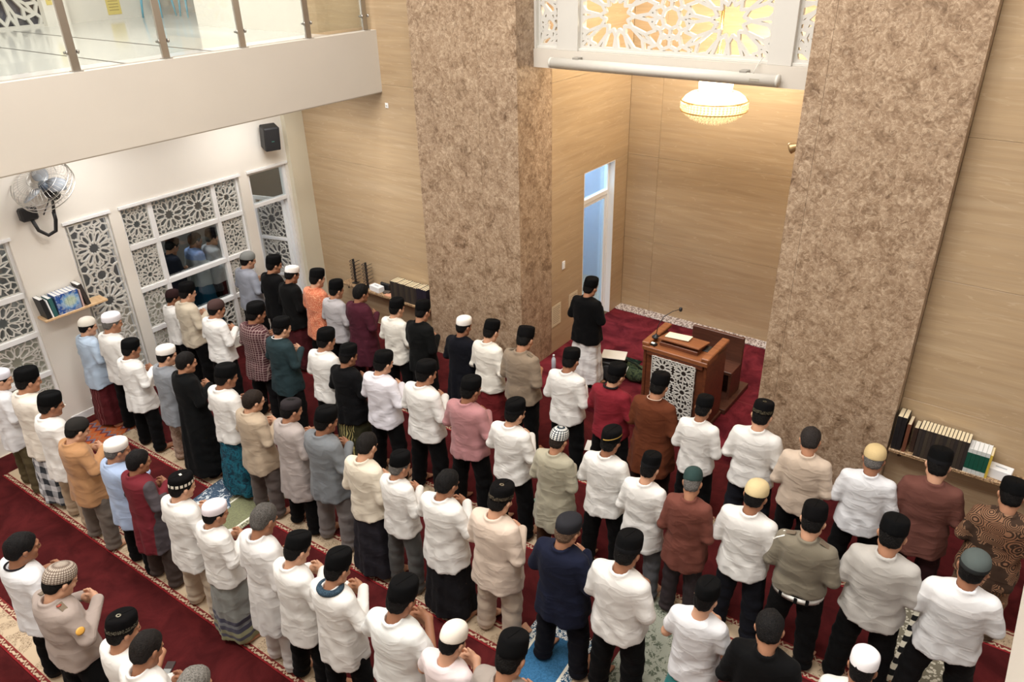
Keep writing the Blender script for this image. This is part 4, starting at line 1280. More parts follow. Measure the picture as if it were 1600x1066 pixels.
for i, (row, hx, hy, sk, sf, lk, lf, cap, hairc, pose, girth, label) in enumerate(PEOPLE):
    d = ray(hx, hy)
    base = .012
    p = POSES[pose]
    cosp = math.cos(R(p['hp']))
    captop = {'peci': .142, 'tall': .155, 'kufi': .140, 'dome': .152, 'low': .125}[cap[0]] if cap else .132
    top0 = PIV[2] + (.125 + captop * HS) * cosp + .012
    if ROWY[row] is not None:
        # the ray through the crown meets the row line
        t1 = (1.66 - CAM_POS[2]) / d[2]
        P1 = CAM_POS + t1 * d
        t2 = (ROWY[row]) / (d[1] - .027 * d[0])
        P2 = CAM_POS + t2 * d
        z = P2[2] * .62 + 1.655 * .38
        z = ZFIX.get((hx, hy), min(max(z, 1.55), 1.76))
    elif row == 'I':
        z, base = 1.72, AZ
    else:
        z, base = 1.64, 0.0
    P = CAM_POS + d * ((z - CAM_POS[2]) / d[2])
    sc = (z - base) / top0
    near = min([9.0] + [abs(q[1][0] - P[0]) for kq, q in APX.items() if q[0] == row and kq != (hx, hy)])
    girth = min(girth * 1.03, 1.13, max(.96, near / .43))
    rz = TILT + R(random.uniform(-4, 4))
    # crown sits a little ahead of the feet
    fo = (.012 + .20 * math.sin(R(p['hp']))) * sc * .75
    loc = (P[0] + math.sin(rz) * fo, P[1] - math.cos(rz) * fo, base)
    e = empty('person', loc, rz, label, 'person')
    e.scale = (sc * girth, sc * (girth * .6 + .4) * 1.08, sc)
    e['group'] = {'A': 'worshippers in the front row', 'B': 'worshippers in the second row', 'C': 'worshippers in the third row', 'D': 'worshippers in the fourth row', 'E': 'worshippers in the nearest row', 'W': 'people beyond the left window', 'I': 'prayer leader'}[row]
    if row == 'I': del e['group']
    M, hc = head_frame(p)
    # keep the head unstretched by the girth
    unst = Matrix.Diagonal((1 / girth ** .85, 1 / (girth * .6 + .4) ** .85, 1, 1))
    HM = Matrix.Translation(Vector(hc)) @ Matrix(M.tolist()).to_4x4() @ Matrix.Scale(HS, 4)
    sm = SKIN[i % 3]
    b = link('body', body_mesh(pose), sm, e)
    hem, slv, fit, col = SHK[sk]
    seed = i % 3
    sh = link('jacket' if sk == 'J' else 'robe' if sk == 'R' else 'tunic' if sk == 'K' else 't_shirt' if sk == 'T' else 'shirt', shirt_mesh(pose, hem, slv, seed, fit, col), fabric(*sf), e)
    if lk == 't': lo = link('trousers', trousers_mesh(pose, i % 2), fabric(*lf), e)
    else: lo = link('sarong', sarong_mesh(pose, i % 2), fabric(*lf), e)
    HMh = HM
    link('hair', hair_mesh(cap is None), hair_mat(hairc), e, HMh)
    if cap:
        lowc = {'peci': .042, 'tall': .040, 'kufi': .040, 'dome': .036, 'low': .044}[cap[0]]
        cm = cap_mat(cap[1], cap[2], cap[3]) if cap[3] else cap_mat(cap[1], cap[2])
        link('cap', cap_mesh(cap[0]), cm, e, HMh @ Matrix.Translation((0, -.016, lowc)) @ Matrix.Rotation(R(random.uniform(4, 12)), 4, 'X') @ Matrix.Rotation(R(random.uniform(-3, 3)), 4, 'Y'))
    for s in (-1, 1):
        link('eye', eye_mesh(), EYE_M, e, HMh @ Matrix.Translation((s * .031, .0935, .003)))
    PEEPS.append((e, pose, HM, sh))


def who(sub):
    for t in PEEPS:
        if sub in t[0]['label']: return t
    raise KeyError(sub)


# extras worn by single people -------------------------------------------------
def collar_ring(sub, name, mat, z=1.425, r=.066, th=.012, lab=None):
    e = who(sub)[0]
    m = MB()
    m.tube([(r * math.cos(a) * 1.02, -.034 + r * math.sin(a) * .95, z + .012 * math.sin(a) * -1) for a in np.linspace(0, 2 * math.pi, 25)[:-1]], th, 8, True)
    o = m.build(name, mat, e)
    if lab: o['label'] = lab
    return o


collar_ring('bright red shirt', 'collar', fabric((26, 24, 26)), lab='black collar')
collar_ring('dark neckline', 'neckline', fabric((30, 28, 32)), 1.405, .070, .007, 'dark neckline trim')
collar_ring('long brown tunic', 'collar', fabric((206, 180, 160)), 1.432, .066, .0045, 'pale collar edge')
collar_ring('maroon checked', 'collar', fabric((84, 52, 54)), 1.425, .066, .009)
collar_ring('dark teal', 'collar', fabric((226, 224, 222)), 1.432, .064, .0045, 'white inner collar')
# scarf collar
e = who('dark scarf collar')[0]
m = MB()
ang = np.linspace(0, 2 * math.pi, 29)[:-1]
m.tube([(.080 * math.cos(a), -.03 + .074 * math.sin(a), 1.405 - .012 * math.sin(a)) for a in ang], .026, 8, True)
m.build('scarf', fabric((38, 52, 66), 'batik', (58, 78, 92)), e)['label'] = 'dark blue patterned scarf'
# uniform shoulder straps, belt and badges
KH = fabric((112, 98, 82))
for sub in ('brown uniform shirt with shoulder straps', 'olive uniform', 'grey-brown uniform'):
    e = who(sub)[0]
    for s in (-1, 1):
        m = MB()
        m.bbox(-.045, .045, -.02, .02, 0, .008, .003)
        m.build('shoulder_strap', KH, e, Matrix.Translation((s * .125, -.022, 1.392)) @ Matrix.Rotation(s * R(24), 4, 'Y'))
e = who('olive uniform')[0]
m = MB()
n = 40
pts = [(.190 * math.cos(a), .141 * math.sin(a)) for a in np.linspace(0, 2 * math.pi, n + 1)[:-1]]
vs = [(x, y, z) for z in (.812, .862) for x, y in pts] + [(x * .95, y * .95, z) for z in (.812, .862) for x, y in pts]
fs = []
for k in range(n):
    l = (k + 1) % n
    fs += [(k, l, n + l, n + k), (2 * n + l, 2 * n + k, 3 * n + k, 3 * n + l), (k, 2 * n + k, 2 * n + l, l), (n + k, n + l, 3 * n + l, 3 * n + k)]
m.add(vs, fs, True)
bl = m.build('belt', plain('belt_white', (236, 234, 228), .4), e); bl['label'] = 'white belt'
for a in (-.095, 0.02, .10):
    m = MB(); m.bbox(-.012, .012, -.006, .006, -.03, .03, .003)
    m.build('belt_loop', fabric(BK), bl, Matrix.Translation((a, -.141 * math.sqrt(max(0, 1 - (a / .19) ** 2)) - .003, .837)))
m = MB()
m.tube([(-.15, -.06, 1.385), (-.20, -.065, 1.34), (-.235, -.045, 1.27), (-.225, .0, 1.21), (-.19, .06, 1.24)], .006)
m.tube([(-.16, -.02, 1.395), (-.215, -.02, 1.34), (-.25, -.0, 1.26), (-.225, .05, 1.2)], .005)
m.build('lanyard', plain('cord_white', (236, 234, 226), .6), e)['label'] = 'white braided lanyard on the left shoulder'
e = who('grey-brown uniform')[0]
gold = plain('badge_gold', (214, 160, 70), .5)
m = MB(); m.lathe([(.001, .0), (.028, .0), (.03, .004), (.02, .008), (.001, .009)], 16)
m.build('sleeve_badge', gold, e, Matrix.Translation((.262, -.025, 1.235)) @ Matrix.Rotation(R(68), 4, 'Y'))['label'] = 'round gold sleeve badge'
m = MB(); m.lathe([(.001, .0), (.016, .0), (.017, .003), (.001, .006)], 12)
m.build('collar_badge', plain('badge_red', (150, 60, 44), .5), e, Matrix.Translation((.10, -.03, 1.408)))['label'] = 'small red and gold shoulder badge'
# glasses
for sub in ('loose tan shirt', 'beige shirt and black cap, second'):
    e, pose, HM, sh = who(sub)
    m = MB()
    for s in (-1, 1):
        m.tube([(s * .033 + .021 * math.cos(a), .112, .003 + .016 * math.sin(a)) for a in np.linspace(0, 2 * math.pi, 17)[:-1]], .0017, 5, True)
        m.tube([(s * .054, .11, .008), (s * .083, .02, .008), (s * .084, -.015, .002)], .0018, 5)
    m.tube([(-.012, .113, .006), (.012, .113, .006)], .0018, 5)
    m.build('glasses', plain('glasses_dark', (30, 26, 26), .3), e, HM)
# ------------------------------------------------------------------ carpets
P_TIL = Matrix.Rotation(TILT, 4, 'Z')
names = ['the nearest row', 'the fourth row of worshippers', 'the third row of worshippers', 'the second row of worshippers', 'the front row of worshippers']
BIND = plush('carpet_binding', (120, 28, 34), (150, 44, 48))
for i in range(-1, 5):
    lo = 1.27 + 1.247 * i
    e = empty('prayer_carpet', (0, lo, 0), TILT, 'red carpet strip with cream ornamental band under %s' % (names[i] if i >= 0 else 'the empty floor nearest the camera'), 'carpet', 'carpet strips')
    m = MB(); m.bbox(-9.55, 4.5, .012, 1.240, .001, .012, .003)
    m.build('pile', CARPET, e)
    m = MB(); m.bbox(-9.55, 4.5, -.004, .012, .001, .015, .003)
    m.build('edge_binding', BIND, e)


m = MB(); m.box(LW + .02, 4.9, -3, PF - .13, .0002, .0009); m.box(LW + .1, -7.32, PF - .13, FW - .01, .0002, .0009); m.box(-.78, 4.9, PF - .13, FW - .01, .0002, .0009); m.box(-7.32, -5.62, PF - .13, PF - .003, .0002, .0009); m.box(-2.22, -.78, PF - .13, PF - .003, .0002, .0009)
tag(m.build('carpet', plush('carpet_red_plain', (60, 17, 18), (82, 27, 28)), None), 'plain red carpet filling the margins along the walls', 'carpet')


def rug_mat(name, kind, a, b, c):
    m = NT(name)
    tc = m.n('ShaderNodeTexCoord'); v = tc.outputs['Object']
    sx = m.n('ShaderNodeSeparateXYZ', {0: v})
    x, y = sx.outputs[0], sx.outputs[1]
    if kind == 'kilim':
        z = m.math('ADD', m.math('MULTIPLY', y, 26.0), m.math('MULTIPLY', m.math('PINGPONG', x, .06), 30.0))
        col = m.ramp(m.math('FRACT', m.math('MULTIPLY', z, .18)), [(0, lin(a)), (.28, lin(b)), (.45, lin(c)), (.62, lin(a)), (.8, lin((170, 110, 80)))], 'CONSTANT')
    elif kind == 'damask':
        nz = m.n('ShaderNodeTexNoise', {'Vector': v, 'Scale': 26.0, 'Detail': 3.0, 'Distortion': 2.0})
        wv = m.n('ShaderNodeTexVoronoi', {'Vector': v, 'Scale': 12.0})
        f = m.math('GREATER_THAN', m.math('MULTIPLY', nz.outputs[0], m.math('ADD', wv.outputs['Distance'], .6)), .46)
        col = m.mix(f, lin(a), lin(b))
    elif kind == 'frame':
        bx = m.math('GREATER_THAN', m.math('ABSOLUTE', x), .2); by = m.math('GREATER_THAN', m.math('ABSOLUTE', y), .44)
        lx = m.math('LESS_THAN', m.math('ABSOLUTE', m.math('SUBTRACT', m.math('ABSOLUTE', x), .2)), .012)
        nz = m.n('ShaderNodeTexNoise', {'Vector': v, 'Scale': 34.0, 'Detail': 2.0, 'Distortion': 2.0})
        f = m.math('GREATER_THAN', nz.outputs[0], .5)
        col = m.mix(m.math('MAXIMUM', bx, by), m.mix(m.math('MULTIPLY', f, .5), lin(a), lin(c)), m.mix(f, lin(b), lin(c)))
        col = m.mix(lx, col, lin((226, 222, 206)))
    elif kind == 'letters':
        bx = m.math('GREATER_THAN', m.math('ABSOLUTE', x), .17)
        nz = m.n('ShaderNodeTexVoronoi', {'Vector': v, 'Scale': 30.0})
        f = m.math('GREATER_THAN', nz.outputs['Distance'], .42)
        blk = m.math('GREATER_THAN', m.math('SINE', m.math('ADD', m.math('MULTIPLY', y, 42.0), m.math('MULTIPLY', m.math('SINE', m.math('MULTIPLY', x, 30.0)), 1.2))), .0)
        inn = m.math('LESS_THAN', m.math('ABSOLUTE', m.math('ADD', x, .13)), .045)
        col = m.mix(f, lin(a), lin(b))
        col = m.mix(inn, col, m.mix(blk, lin(a), lin(c)))
    m.set(Base_Color=col, Roughness=.95, Specular_IOR_Level=.1)
    n2 = m.n('ShaderNodeTexNoise', {'Vector': v, 'Scale': 260.0})
    m.bump(n2.outputs[0], .4, .004)
    return m.m


def rug(px, py, w, h, rz, mat, label, fringe=None):
    d = ray(px, py); P = CAM_POS + d * ((.02 - CAM_POS[2]) / d[2])
    e = empty('prayer_rug', (P[0], P[1], .0125), TILT + R(rz), label, 'rug')
    m = MB()
    # gently rippled thin cloth
    nx, ny = 10, 20
    vs, fs = [], []
    for s in (0, 1):
        for j in range(ny + 1):
            for i in range(nx + 1):
                x, y = (i / nx - .5) * w, (j / ny - .5) * h
                vs.append((x, y, .004 * s + .002 + .0025 * math.sin(9 * x + 13 * y) * s))
    o = (nx + 1) * (ny + 1)
    for j in range(ny):
        for i in range(nx):
            a = j * (nx + 1) + i
            fs.append((o + a, o + a + 1, o + a + nx + 2, o + a + nx + 1)); fs.append((a, a + nx + 1, a + nx + 2, a + 1))
    for i in range(nx):
        fs.append((i, i + 1, o + i + 1, o + i)); b = ny * (nx + 1) + i; fs.append((b + 1, b, o + b, o + b + 1))
    for j in range(ny):
        a = j * (nx + 1); fs.append((a + nx + 1, a, o + a, o + a + nx + 1)); b = a + nx; fs.append((b, b + nx + 1, o + b + nx + 1, o + b))
    m.add(vs, fs, True)
    m.build('cloth', mat, e)
    if fringe:
        m = MB()
        for s in (-1, 1):
            k = int(w / .02)
            for q in range(k):
                x = -w / 2 + (q + .5) * w / k
                m.tube([(x, s * h / 2, .004), (x + .003, s * (h / 2 + .03), .002)], .003, 4)
        m.build('fringe', fringe, e)['kind'] = 'stuff'
    return e


FR = plain('fringe_cream', (206, 198, 182), .9)
rug(152, 676, .62, 1.1, 0, rug_mat('rug_kilim', 'kilim', (186, 96, 52), (120, 60, 56), (118, 112, 128)), 'orange and grey striped prayer rug by the left wall')
rug(325, 790, .5, 1.0, 6, rug_mat('rug_blue_white', 'damask', (198, 204, 208), (66, 84, 104), (0, 0, 0)), 'blue-grey and white damask prayer rug before the cap with white squares')
rug(366, 803, .55, 1.05, 0, rug_mat('rug_green', 'frame', (130, 132, 100), (178, 174, 148), (104, 104, 84)), 'olive green framed prayer rug behind the black robe', FR)
rug(1033, 1018, .62, 1.15, 0, rug_mat('rug_grey_green', 'damask', (88, 94, 80), (150, 152, 138), (0, 0, 0)), 'grey-green damask prayer rug beside the boy in the t-shirt')
rug(1436, 1030, .62, 1.15, -4, rug_mat('rug_black_white', 'letters', (198, 192, 174), (120, 114, 98), (26, 26, 26)), 'beige prayer rug with bold black and white pattern', FR)
rug(838, 1052, .6, 1.1, 3, rug_mat('rug_blue', 'frame', (60, 110, 150), (220, 222, 218), (40, 80, 110)), 'blue and white prayer rug beside the tall cap at the bottom edge', FR)
rug(948, 590, .6, 1.05, 0, rug_mat('rug_leader', 'damask', (40, 66, 54), (22, 34, 30), (0, 0, 0)), 'dark green patterned prayer rug of the prayer leader').location.z = AZ + .002

# ------------------------------------------------------------------ pulpit
def wood(name, c1, c2):
    m = NT(name)
    tc = m.n('ShaderNodeTexCoord')
    mp = m.n('ShaderNodeMapping', {0: tc.outputs['Object'], 'Scale': (2.0, 14.0, 14.0)})
    nz = m.n('ShaderNodeTexNoise', {'Vector': mp.outputs[0], 'Scale': 2.0, 'Detail': 4.0, 'Distortion': .8})
    m.set(Base_Color=m.ramp(nz.outputs[0], [(.3, lin(c1)), (.7, lin(c2))]), Roughness=.38)
    return m.m
WOOD = wood('pulpit_wood', (84, 44, 28), (112, 62, 38))
WOODT = wood('pulpit_wood_top', (120, 70, 42), (148, 92, 56))
WOODD = wood('bench_wood', (74, 44, 34), (94, 58, 44))
e = empty('pulpit', (-3.30, 7.64, AZ), 0, 'dark wooden pulpit with white star lattice front in the alcove', 'pulpit')
H0 = 1.18 - AZ
m = MB()
m.bbox(-.40, .40, .02, .06, .0, H0 - .06, .006)
m.build('front_panel', WOOD, e)
for s in (-1, 1):
    m = MB(); m.bbox(s * .40 - .02, s * .40 + .02, .0, .60, 0, H0 - .05, .006); m.build('side_panel', WOOD, e)
m = MB(); m.bbox(-.43, .43, -.03, .30, H0 - .06, H0, .008); m.build('top_board', WOODT, e)
m = MB(); m.bbox(-.37, .37, -.02, .05, H0 - .12, H0 - .06, .008); m.build('moulding', WOOD, e)
for s in (-1, 1):
    m = MB(); m.bbox(s * .39 - .05, s * .39 + .05, -.02, .62, H0 - .0, H0 + .05, .01); m.build('arm_rail', WOODT, e)
m = MB(); m.bbox(-.27, .27, -.17, .17, -.012, .012, .005)
m.build('reading_slope', WOODT, e, Matrix.Translation((0, .24, H0 + .07)) @ Matrix.Rotation(R(-10), 4, 'X'))
m = MB(); m.bbox(-.25, .25, .08, .38, H0, H0 + .05, .005); m.build('slope_base', WOOD, e)
m = MB(); m.bbox(-.285, .285, -.02, .02, .0, .80, .004); m.build('lattice_backing', plain('lattice_shadow', (38, 26, 22), .7), e, Matrix.Translation((0, .012, .16)))
lattice(.57, .80, .2, 10, .0105, .014, 2, 3).build('lattice_panel', LATT, e, Matrix.Translation((-.285, -.018, .16)))
m = MB(); m.bbox(-.44, .44, -.02, .62, 0, .06, .006); m.build('plinth', WOODD, e)
b = empty('bench', (-3.24, 8.58, AZ + .07), 0, 'dark wooden bench with back board behind the pulpit', 'bench')
m = MB(); m.bbox(-.36, .36, -.05, .30, .36, .41, .006); m.build('seat', WOODD, b)
m = MB(); m.bbox(-.42, .42, -.30, .52, -.07, 0, .006); m.build('plinth', WOODD, b)
m = MB(); m.bbox(-.36, .36, .27, .32, .0, .78, .006); m.build('backrest', WOODD, b)
for s in (-1, 1):
    m = MB(); m.bbox(s * .34 - .02, s * .34 + .02, -.04, .27, 0, .36, .004); m.build('leg', WOODD, b)
# things on the pulpit
BLK = plain('plastic_black', (24, 24, 26), .45)
m = MB(); m.bbox(-.15, .15, -.10, .10, 0, .012, .002)
o = m.build('open_book', plain('paper_cream', (232, 224, 200), .8), None, Matrix.Translation((-3.38, 7.90, AZ + H0 + .086)) @ Matrix.Rotation(R(8), 4, 'Z') @ Matrix.Rotation(R(-10), 4, 'X'))
tag(o, 'cream paper pad lying on the pulpit slope', 'paper')
mic = empty('microphone', (-3.64, 7.80, AZ + H0 + .05), 0, 'black gooseneck microphone on the left of the pulpit', 'microphone')
m = MB(); m.lathe([(.05, 0), (.05, .015), (.02, .03), (.012, .05)], 16); m.build('base', BLK, mic)
m = MB(); m.tube([(0, 0, .04), (.01, .02, .16), (.05, .07, .27), (.13, .15, .335), (.19, .21, .35)], .005); m.build('gooseneck', BLK, mic)
m = MB(); m.lathe([(.004, -.03), (.017, -.022), (.022, 0), (.019, .02), (.005, .03)], 14); m.build('microphone_head', BLK, mic, Matrix.Translation((.2, .22, .35)))
ck = empty('desk_clock', (-3.63, 7.69, AZ + H0 + .0), R(-12), 'small black device with lit screen on the pulpit corner', 'device')
m = MB(); m.bbox(-.06, .06, -.03, .03, 0, .03, .004); m.build('case', BLK, ck)
m = MB(); m.bbox(-.028, .035, -.022, .012, .03, .033, .001); m.build('screen', plain('screen_lit', (225, 235, 220), .3, emit=(225, 240, 225), estr=.6), ck)
m = MB(); m.bbox(-.045, .045, -.075, .075, 0, .012, .004)
tag(m.build('phone', BLK, None, Matrix.Translation((-3.02, 7.95, AZ + H0 + .002)) @ Matrix.Rotation(R(8), 4, 'Z')), 'black phone lying on the right of the pulpit', 'phone')

# sound equipment beside the prayer leader
a = empty('amplifier', (-4.52, 8.30, AZ), R(10), 'black portable amplifier on the alcove carpet beside the prayer leader', 'amplifier')
m = MB(); m.bbox(-.17, .17, -.14, .14, 0, .30, .012); m.build('case', BLK, a)
m = MB(); m.lathe([(.11, 0), (.115, .008), (.09, .012), (.03, .004), (.001, .006)], 20); m.build('speaker_cone', plain('cone_grey', (44, 44, 46), .7), a, Matrix.Translation((0, -.141, .15)) @ Matrix.Rotation(R(90), 4, 'X'))
m = MB(); m.tube([(-.1, 0, .30), (-.1, 0, .335), (.1, 0, .335), (.1, 0, .30)], .01); m.build('handle', BLK, a)
m = MB(); m.bbox(-.17, .17, -.12, .12, 0, .012, .004)
tag(m.build('book', plain('cover_white', (222, 218, 208), .5), None, Matrix.Translation((-4.50, 8.33, AZ + .345)) @ Matrix.Rotation(R(20), 4, 'Z')), 'large white book lying on the black amplifier', 'book')
bag = empty('shoulder_bag', (-4.22, 8.42, AZ), R(-15), 'dark green camouflage bag beside the amplifier', 'bag')
F = Field((-.3, -.2, -.02), (.3, .2, .34), .012)
F.ell((0, 0, .12), (.22, .13, .13), .02)
sl, X, Y, Z = F.sub((-9, -9, -9), (9, 9, 9))
F.d += (.008 * np.sin(40 * X + 20 * Z) * np.sin(30 * Y + 8)).astype(np.float32)
F.d = np.maximum(F.d, (.004 - Z + 0 * X + 0 * Y).astype(np.float32))
link('bag_body', F.mesh('bag_body'), fabric((34, 46, 36), 'floral', (74, 84, 58)), bag)
m = MB(); m.tube([(-.15, 0, .2), (-.1, -.05, .29), (.05, -.06, .3), (.15, 0, .21)], .012); m.build('strap', fabric((30, 36, 30)), bag)
m = MB()
m.tube([(-4.28, 8.35, AZ + .22), (-4.26, 8.22, AZ + .17), (-4.30, 8.08, AZ + .05), (-4.36, 7.98, AZ + .01), (-4.48, 7.86, AZ + .01), (-4.52, 7.74, AZ + .012)], .007)
tag(m.build('cable', plain('cable_white', (206, 206, 196), .5), None), 'pale cable running from the bag over the alcove carpet', 'cable')
bt = empty('water_bottle', (-5.33, 8.05, AZ), 0, 'clear plastic water bottle at the foot of the left pillar', 'bottle')
m = MB(); m.lathe([(.03, 0), (.034, .01), (.034, .13), (.028, .16), (.013, .19), (.013, .2)], 16); m.build('body', plain('pet', (200, 206, 214), .15, spec=.6), bt)
m = MB(); m.lathe([(.016, .2), (.016, .22), (.014, .223)], 12); m.build('lid', plain('lid_white', (230, 230, 232), .4), bt)
# notices on the alcove wall
for (yy, z0, lab) in ((8.52, .72, 'printed paper notice low on the alcove wall, nearer the pillar'), (8.98, .74, 'printed paper notice low on the alcove wall, behind the prayer leader')):
    e = empty('notice', (XL + .003, yy, z0), 0, lab, 'notice')
    m = MB(); m.box(0, .003, -.12, .12, -.17, .17); m.build('sheet', plain('paper_white', (214, 198, 168), .7), e)
    m = MB()
    for q in range(9): m.box(.003, .0035, -.09, .09 - (.03 if q % 3 == 2 else 0), .12 - q * .03, .127 - q * .03)
    m.build('print', plain('ink_grey', (130, 116, 100), .8), e)
sw = empty('light_switch', (XL + .003, 8.7, 1.45), 0, 'white light switch on the alcove wall', 'switch')
m = MB(); m.bbox(0, .01, -.035, .035, -.06, .06, .003); m.build('plate', FRAME, sw)
m = MB(); m.bbox(.01, .015, -.015, .015, -.03, .03, .002); m.build('rocker', FRAME, sw)

# ------------------------------------------------------------------ wall shelves with books
def granite(): return speckle('granite', (182, 152, 116), (120, 92, 66), 70.)
GRAN = granite()
def shelf_front(name, xa, xb, z, label):
    e = empty(name, (xa, FW, z), 0, label, 'shelf')
    m = MB(); m.bbox(0, xb - xa, -.24, -.002, -.035, 0, .004); m.build('board', GRAN, e)
    k = max(2, int((xb - xa) / 1.1) + 1)
    for i in range(k):
        x = .1 + i * (xb - xa - .2) / (k - 1)
        m = MB(); m.bbox(x - .01, x + .01, -.18, -.002, -.10, -.035, .003); m.bbox(x - .01, x + .01, -.02, -.002, -.2, -.1, .003); m.build('bracket', plain('bracket_dark', (70, 56, 44), .6), e)
    return e
ZL, ZR = .70, .82
shelf_front('wall_shelf', -9.25, -7.32, ZL, 'granite wall shelf left of the left pillar')
shelf_front('wall_shelf', -.80, 1.6, ZR, 'granite wall shelf right of the right pillar')

PAGES = plain('book_pages', (222, 206, 172), .9)
PAGESW = plain('book_pages_white', (226, 226, 224), .8)
_bk = {}
ORD = 'first second third fourth fifth sixth seventh eighth ninth tenth eleventh twelfth thirteenth fourteenth fifteenth sixteenth seventeenth eighteenth nineteenth'.split()
def book(loc, rz, w, d, h, cover, label, group=None, lean=0.0, pages=PAGES, spine_mat=None, M=None):
    """upright book: w thickness (x), d depth (y, spine at -y), h height"""
    e = empty('book', (0, 0, 0), 0, label, 'book', group)
    e.matrix_world = Matrix.Translation(loc) @ Matrix.Rotation(rz, 4, 'Z') @ Matrix.Rotation(lean, 4, 'Y')
    key = (round(w, 4), d, h)
    if key not in _bk:
        c = MB(); t = .0025
        c.box(0, t, 0, d, 0, h); c.box(w - t, w, 0, d, 0, h); c.box(t, w - t, 0, t * 2, 0, h)
        p = MB(); p.box(t, w - t, t * 2, d - .006, .004, h - .003)
        _bk[key] = (c.mesh('cover'), p.mesh('pages'))
    c, p = _bk[key]
    link('cover', c, cover, e); link('pages', p, pages, e)
    return e
random.seed(3)
# left shelf: a long row of dark volumes, spines to the room
x = -8.12
DKB = [plain('cover_dark', (54, 46, 40), .6), plain('cover_dark2', (44, 38, 36), .6), plain('cover_dark3', (62, 54, 44), .6)]
nb = 19
for i in range(nb):
    wd = .034 + .004 * (i % 3)
    lab = 'dark volume on the left granite shelf, %s from the left' % ORD[i]
    book((x, FW - .215, ZL), 0, wd, .19, .285 + .006 * (i % 4 == 3) + (.0 if i < 14 else .012), DKB[i % 3] if i < 14 else plain('cover_navy', (34, 30, 42), .5), lab, 'dark volumes on the left shelf')
    x += wd + .002
# two spectacle stands
def spec_stand(x, label):
    e = empty('spectacle_stand', (x, FW - .12, ZL), R(8), label, 'rack')
    m = MB(); m.bbox(-.05, .05, -.05, .05, 0, .012, .003); m.bbox(-.014, .014, -.014, .014, .012, .42, .002); m.build('stand', BLK, e)
    for q in range(6):
        m = MB(); z = .08 + q * .06
        for s in (-1, 1):
            m.tube([(s * .033 + .022 * math.cos(a), -.03, z + .015 * math.sin(a)) for a in np.linspace(0, 2 * math.pi, 13)[:-1]], .005, 5, True)
            m.tube([(s * .055, -.03, z + .006), (s * .062, .03, z + .006), (s * .055, .09, z - .002)], .0045, 5)
        m.tube([(-.011, -.03, z + .004), (.011, -.03, z + .004)], .003, 5)
        m.build('spectacles', plain('spectacle_dark', (44, 30, 28), .35), e)
spec_stand(-9.02, 'black stand of reading spectacles, left of the two on the left shelf')
spec_stand(-8.74, 'black stand of reading spectacles, right of the two on the left shelf')
def tissue(loc, rz, label, w=.23, d=.12, h=.09):
    e = empty('tissue_box', loc, rz, label, 'box')
    m = MB(); m.bbox(-w / 2, w / 2, -d / 2, d / 2, 0, h, .004); m.build('box', plain('box_white', (236, 236, 236), .6), e)
    m = MB(); m.box(-.05, .05, -.012, .012, h, h + .0015); m.build('opening', plain('slot_grey', (176, 180, 186), .7), e)
tissue((-8.50, FW - .15, ZL), R(-5), 'white tissue box beside the spectacle stands')
m = MB(); m.bbox(-.10, .10, -.02, .02, 0, .12, .008)
tag(m.build('eyeglass_case', BLK, None, Matrix.Translation((-8.40, FW - .05, ZL))), 'black case standing behind the white tissue box', 'case')
m = MB(); m.bbox(-.06, .06, -.04, .04, 0, .03, .006)
tag(m.build('phone_pouch', plain('pouch', (80, 70, 62), .7), None, Matrix.Translation((-8.30, FW - .13, ZL)) @ Matrix.Rotation(R(20), 4, 'Z')), 'small grey pouch between tissue box and book row', 'pouch')
m = MB(); m.bbox(-.07, .07, -.05, .05, 0, .012, .003)
tag(m.build('booklet', plain('booklet_pink', (206, 150, 122), .7), None, Matrix.Translation((-8.21, FW - .17, ZL)) @ Matrix.Rotation(R(8), 4, 'Z')), 'thin salmon booklet lying left of the dark book row', 'book')
# right shelf
x = -.79
for i in range(2):
    book((x, FW - .22, ZR), 0, .045, .2, .40, plain('cover_black', (26, 24, 26), .5), ['tall black book against the right pillar, outermost', 'tall black book second from the right pillar'][i], None)
    x += .047
book((x + .012, FW - .22, ZR), 0, .034, .2, .34, plain('cover_brown', (104, 62, 44), .5), 'reddish brown book beside the tall black books')
x += .075
book((x, FW - .18, ZR), 0, .04, .17, .30, plain('cover_dkbrown', (60, 42, 34), .5), 'short dark brown book before the cream-edged set')
x += .05
for i in range(14):
    book((x, FW - .23, ZR), 0, .0315, .2, .335, DKB[i % 3], 'brown-black cream-edged volume on the right shelf, %s of its set from the left' % ORD[i], 'cream-edged set on the right shelf')
    x += .033
GRN = NT('cover_green')
tcn = GRN.n('ShaderNodeTexCoord'); sxn = GRN.n('ShaderNodeSeparateXYZ', {0: tcn.outputs['Object']})
st = GRN.math('MAXIMUM', GRN.math('LESS_THAN', sxn.outputs[2], .05), GRN.math('GREATER_THAN', sxn.outputs[2], .235))
GRN.set(Base_Color=GRN.mix(st, lin((22, 78, 62)), lin((206, 210, 206))), Roughness=.45)
for i in range(5):
    book((x, FW - .23, ZR), 0, .037, .19, .28, GRN.m, 'green book with white bands on the right shelf, %s from the left' % ORD[i], 'green volumes on the right shelf', pages=PAGESW)
    x += .0385
book((x, FW - .23, ZR), R(0), .022, .18, .27, plain('cover_yellow', (206, 176, 70), .5), 'yellow book at the end of the green volumes')
m = MB(); m.lathe([(.026, 0), (.03, .003), (.032, .09), (.030, .09), (.027, .006), (.001, .006)], 18, cap=False)
tag(m.build('drinking_glass', plain('glass_grey', (170, 176, 164), .12), None, Matrix.Translation((.05, FW - .17, ZR))), 'small drinking glass beside the yellow book', 'glass')
tissue((.20, FW - .13, ZR), R(-6), 'white tissue box on the right granite shelf', .2, .13, .11)
e = empty('small_bottle', (.45, FW - .10, ZR), 0, 'small white bottle on the right granite shelf', 'bottle')
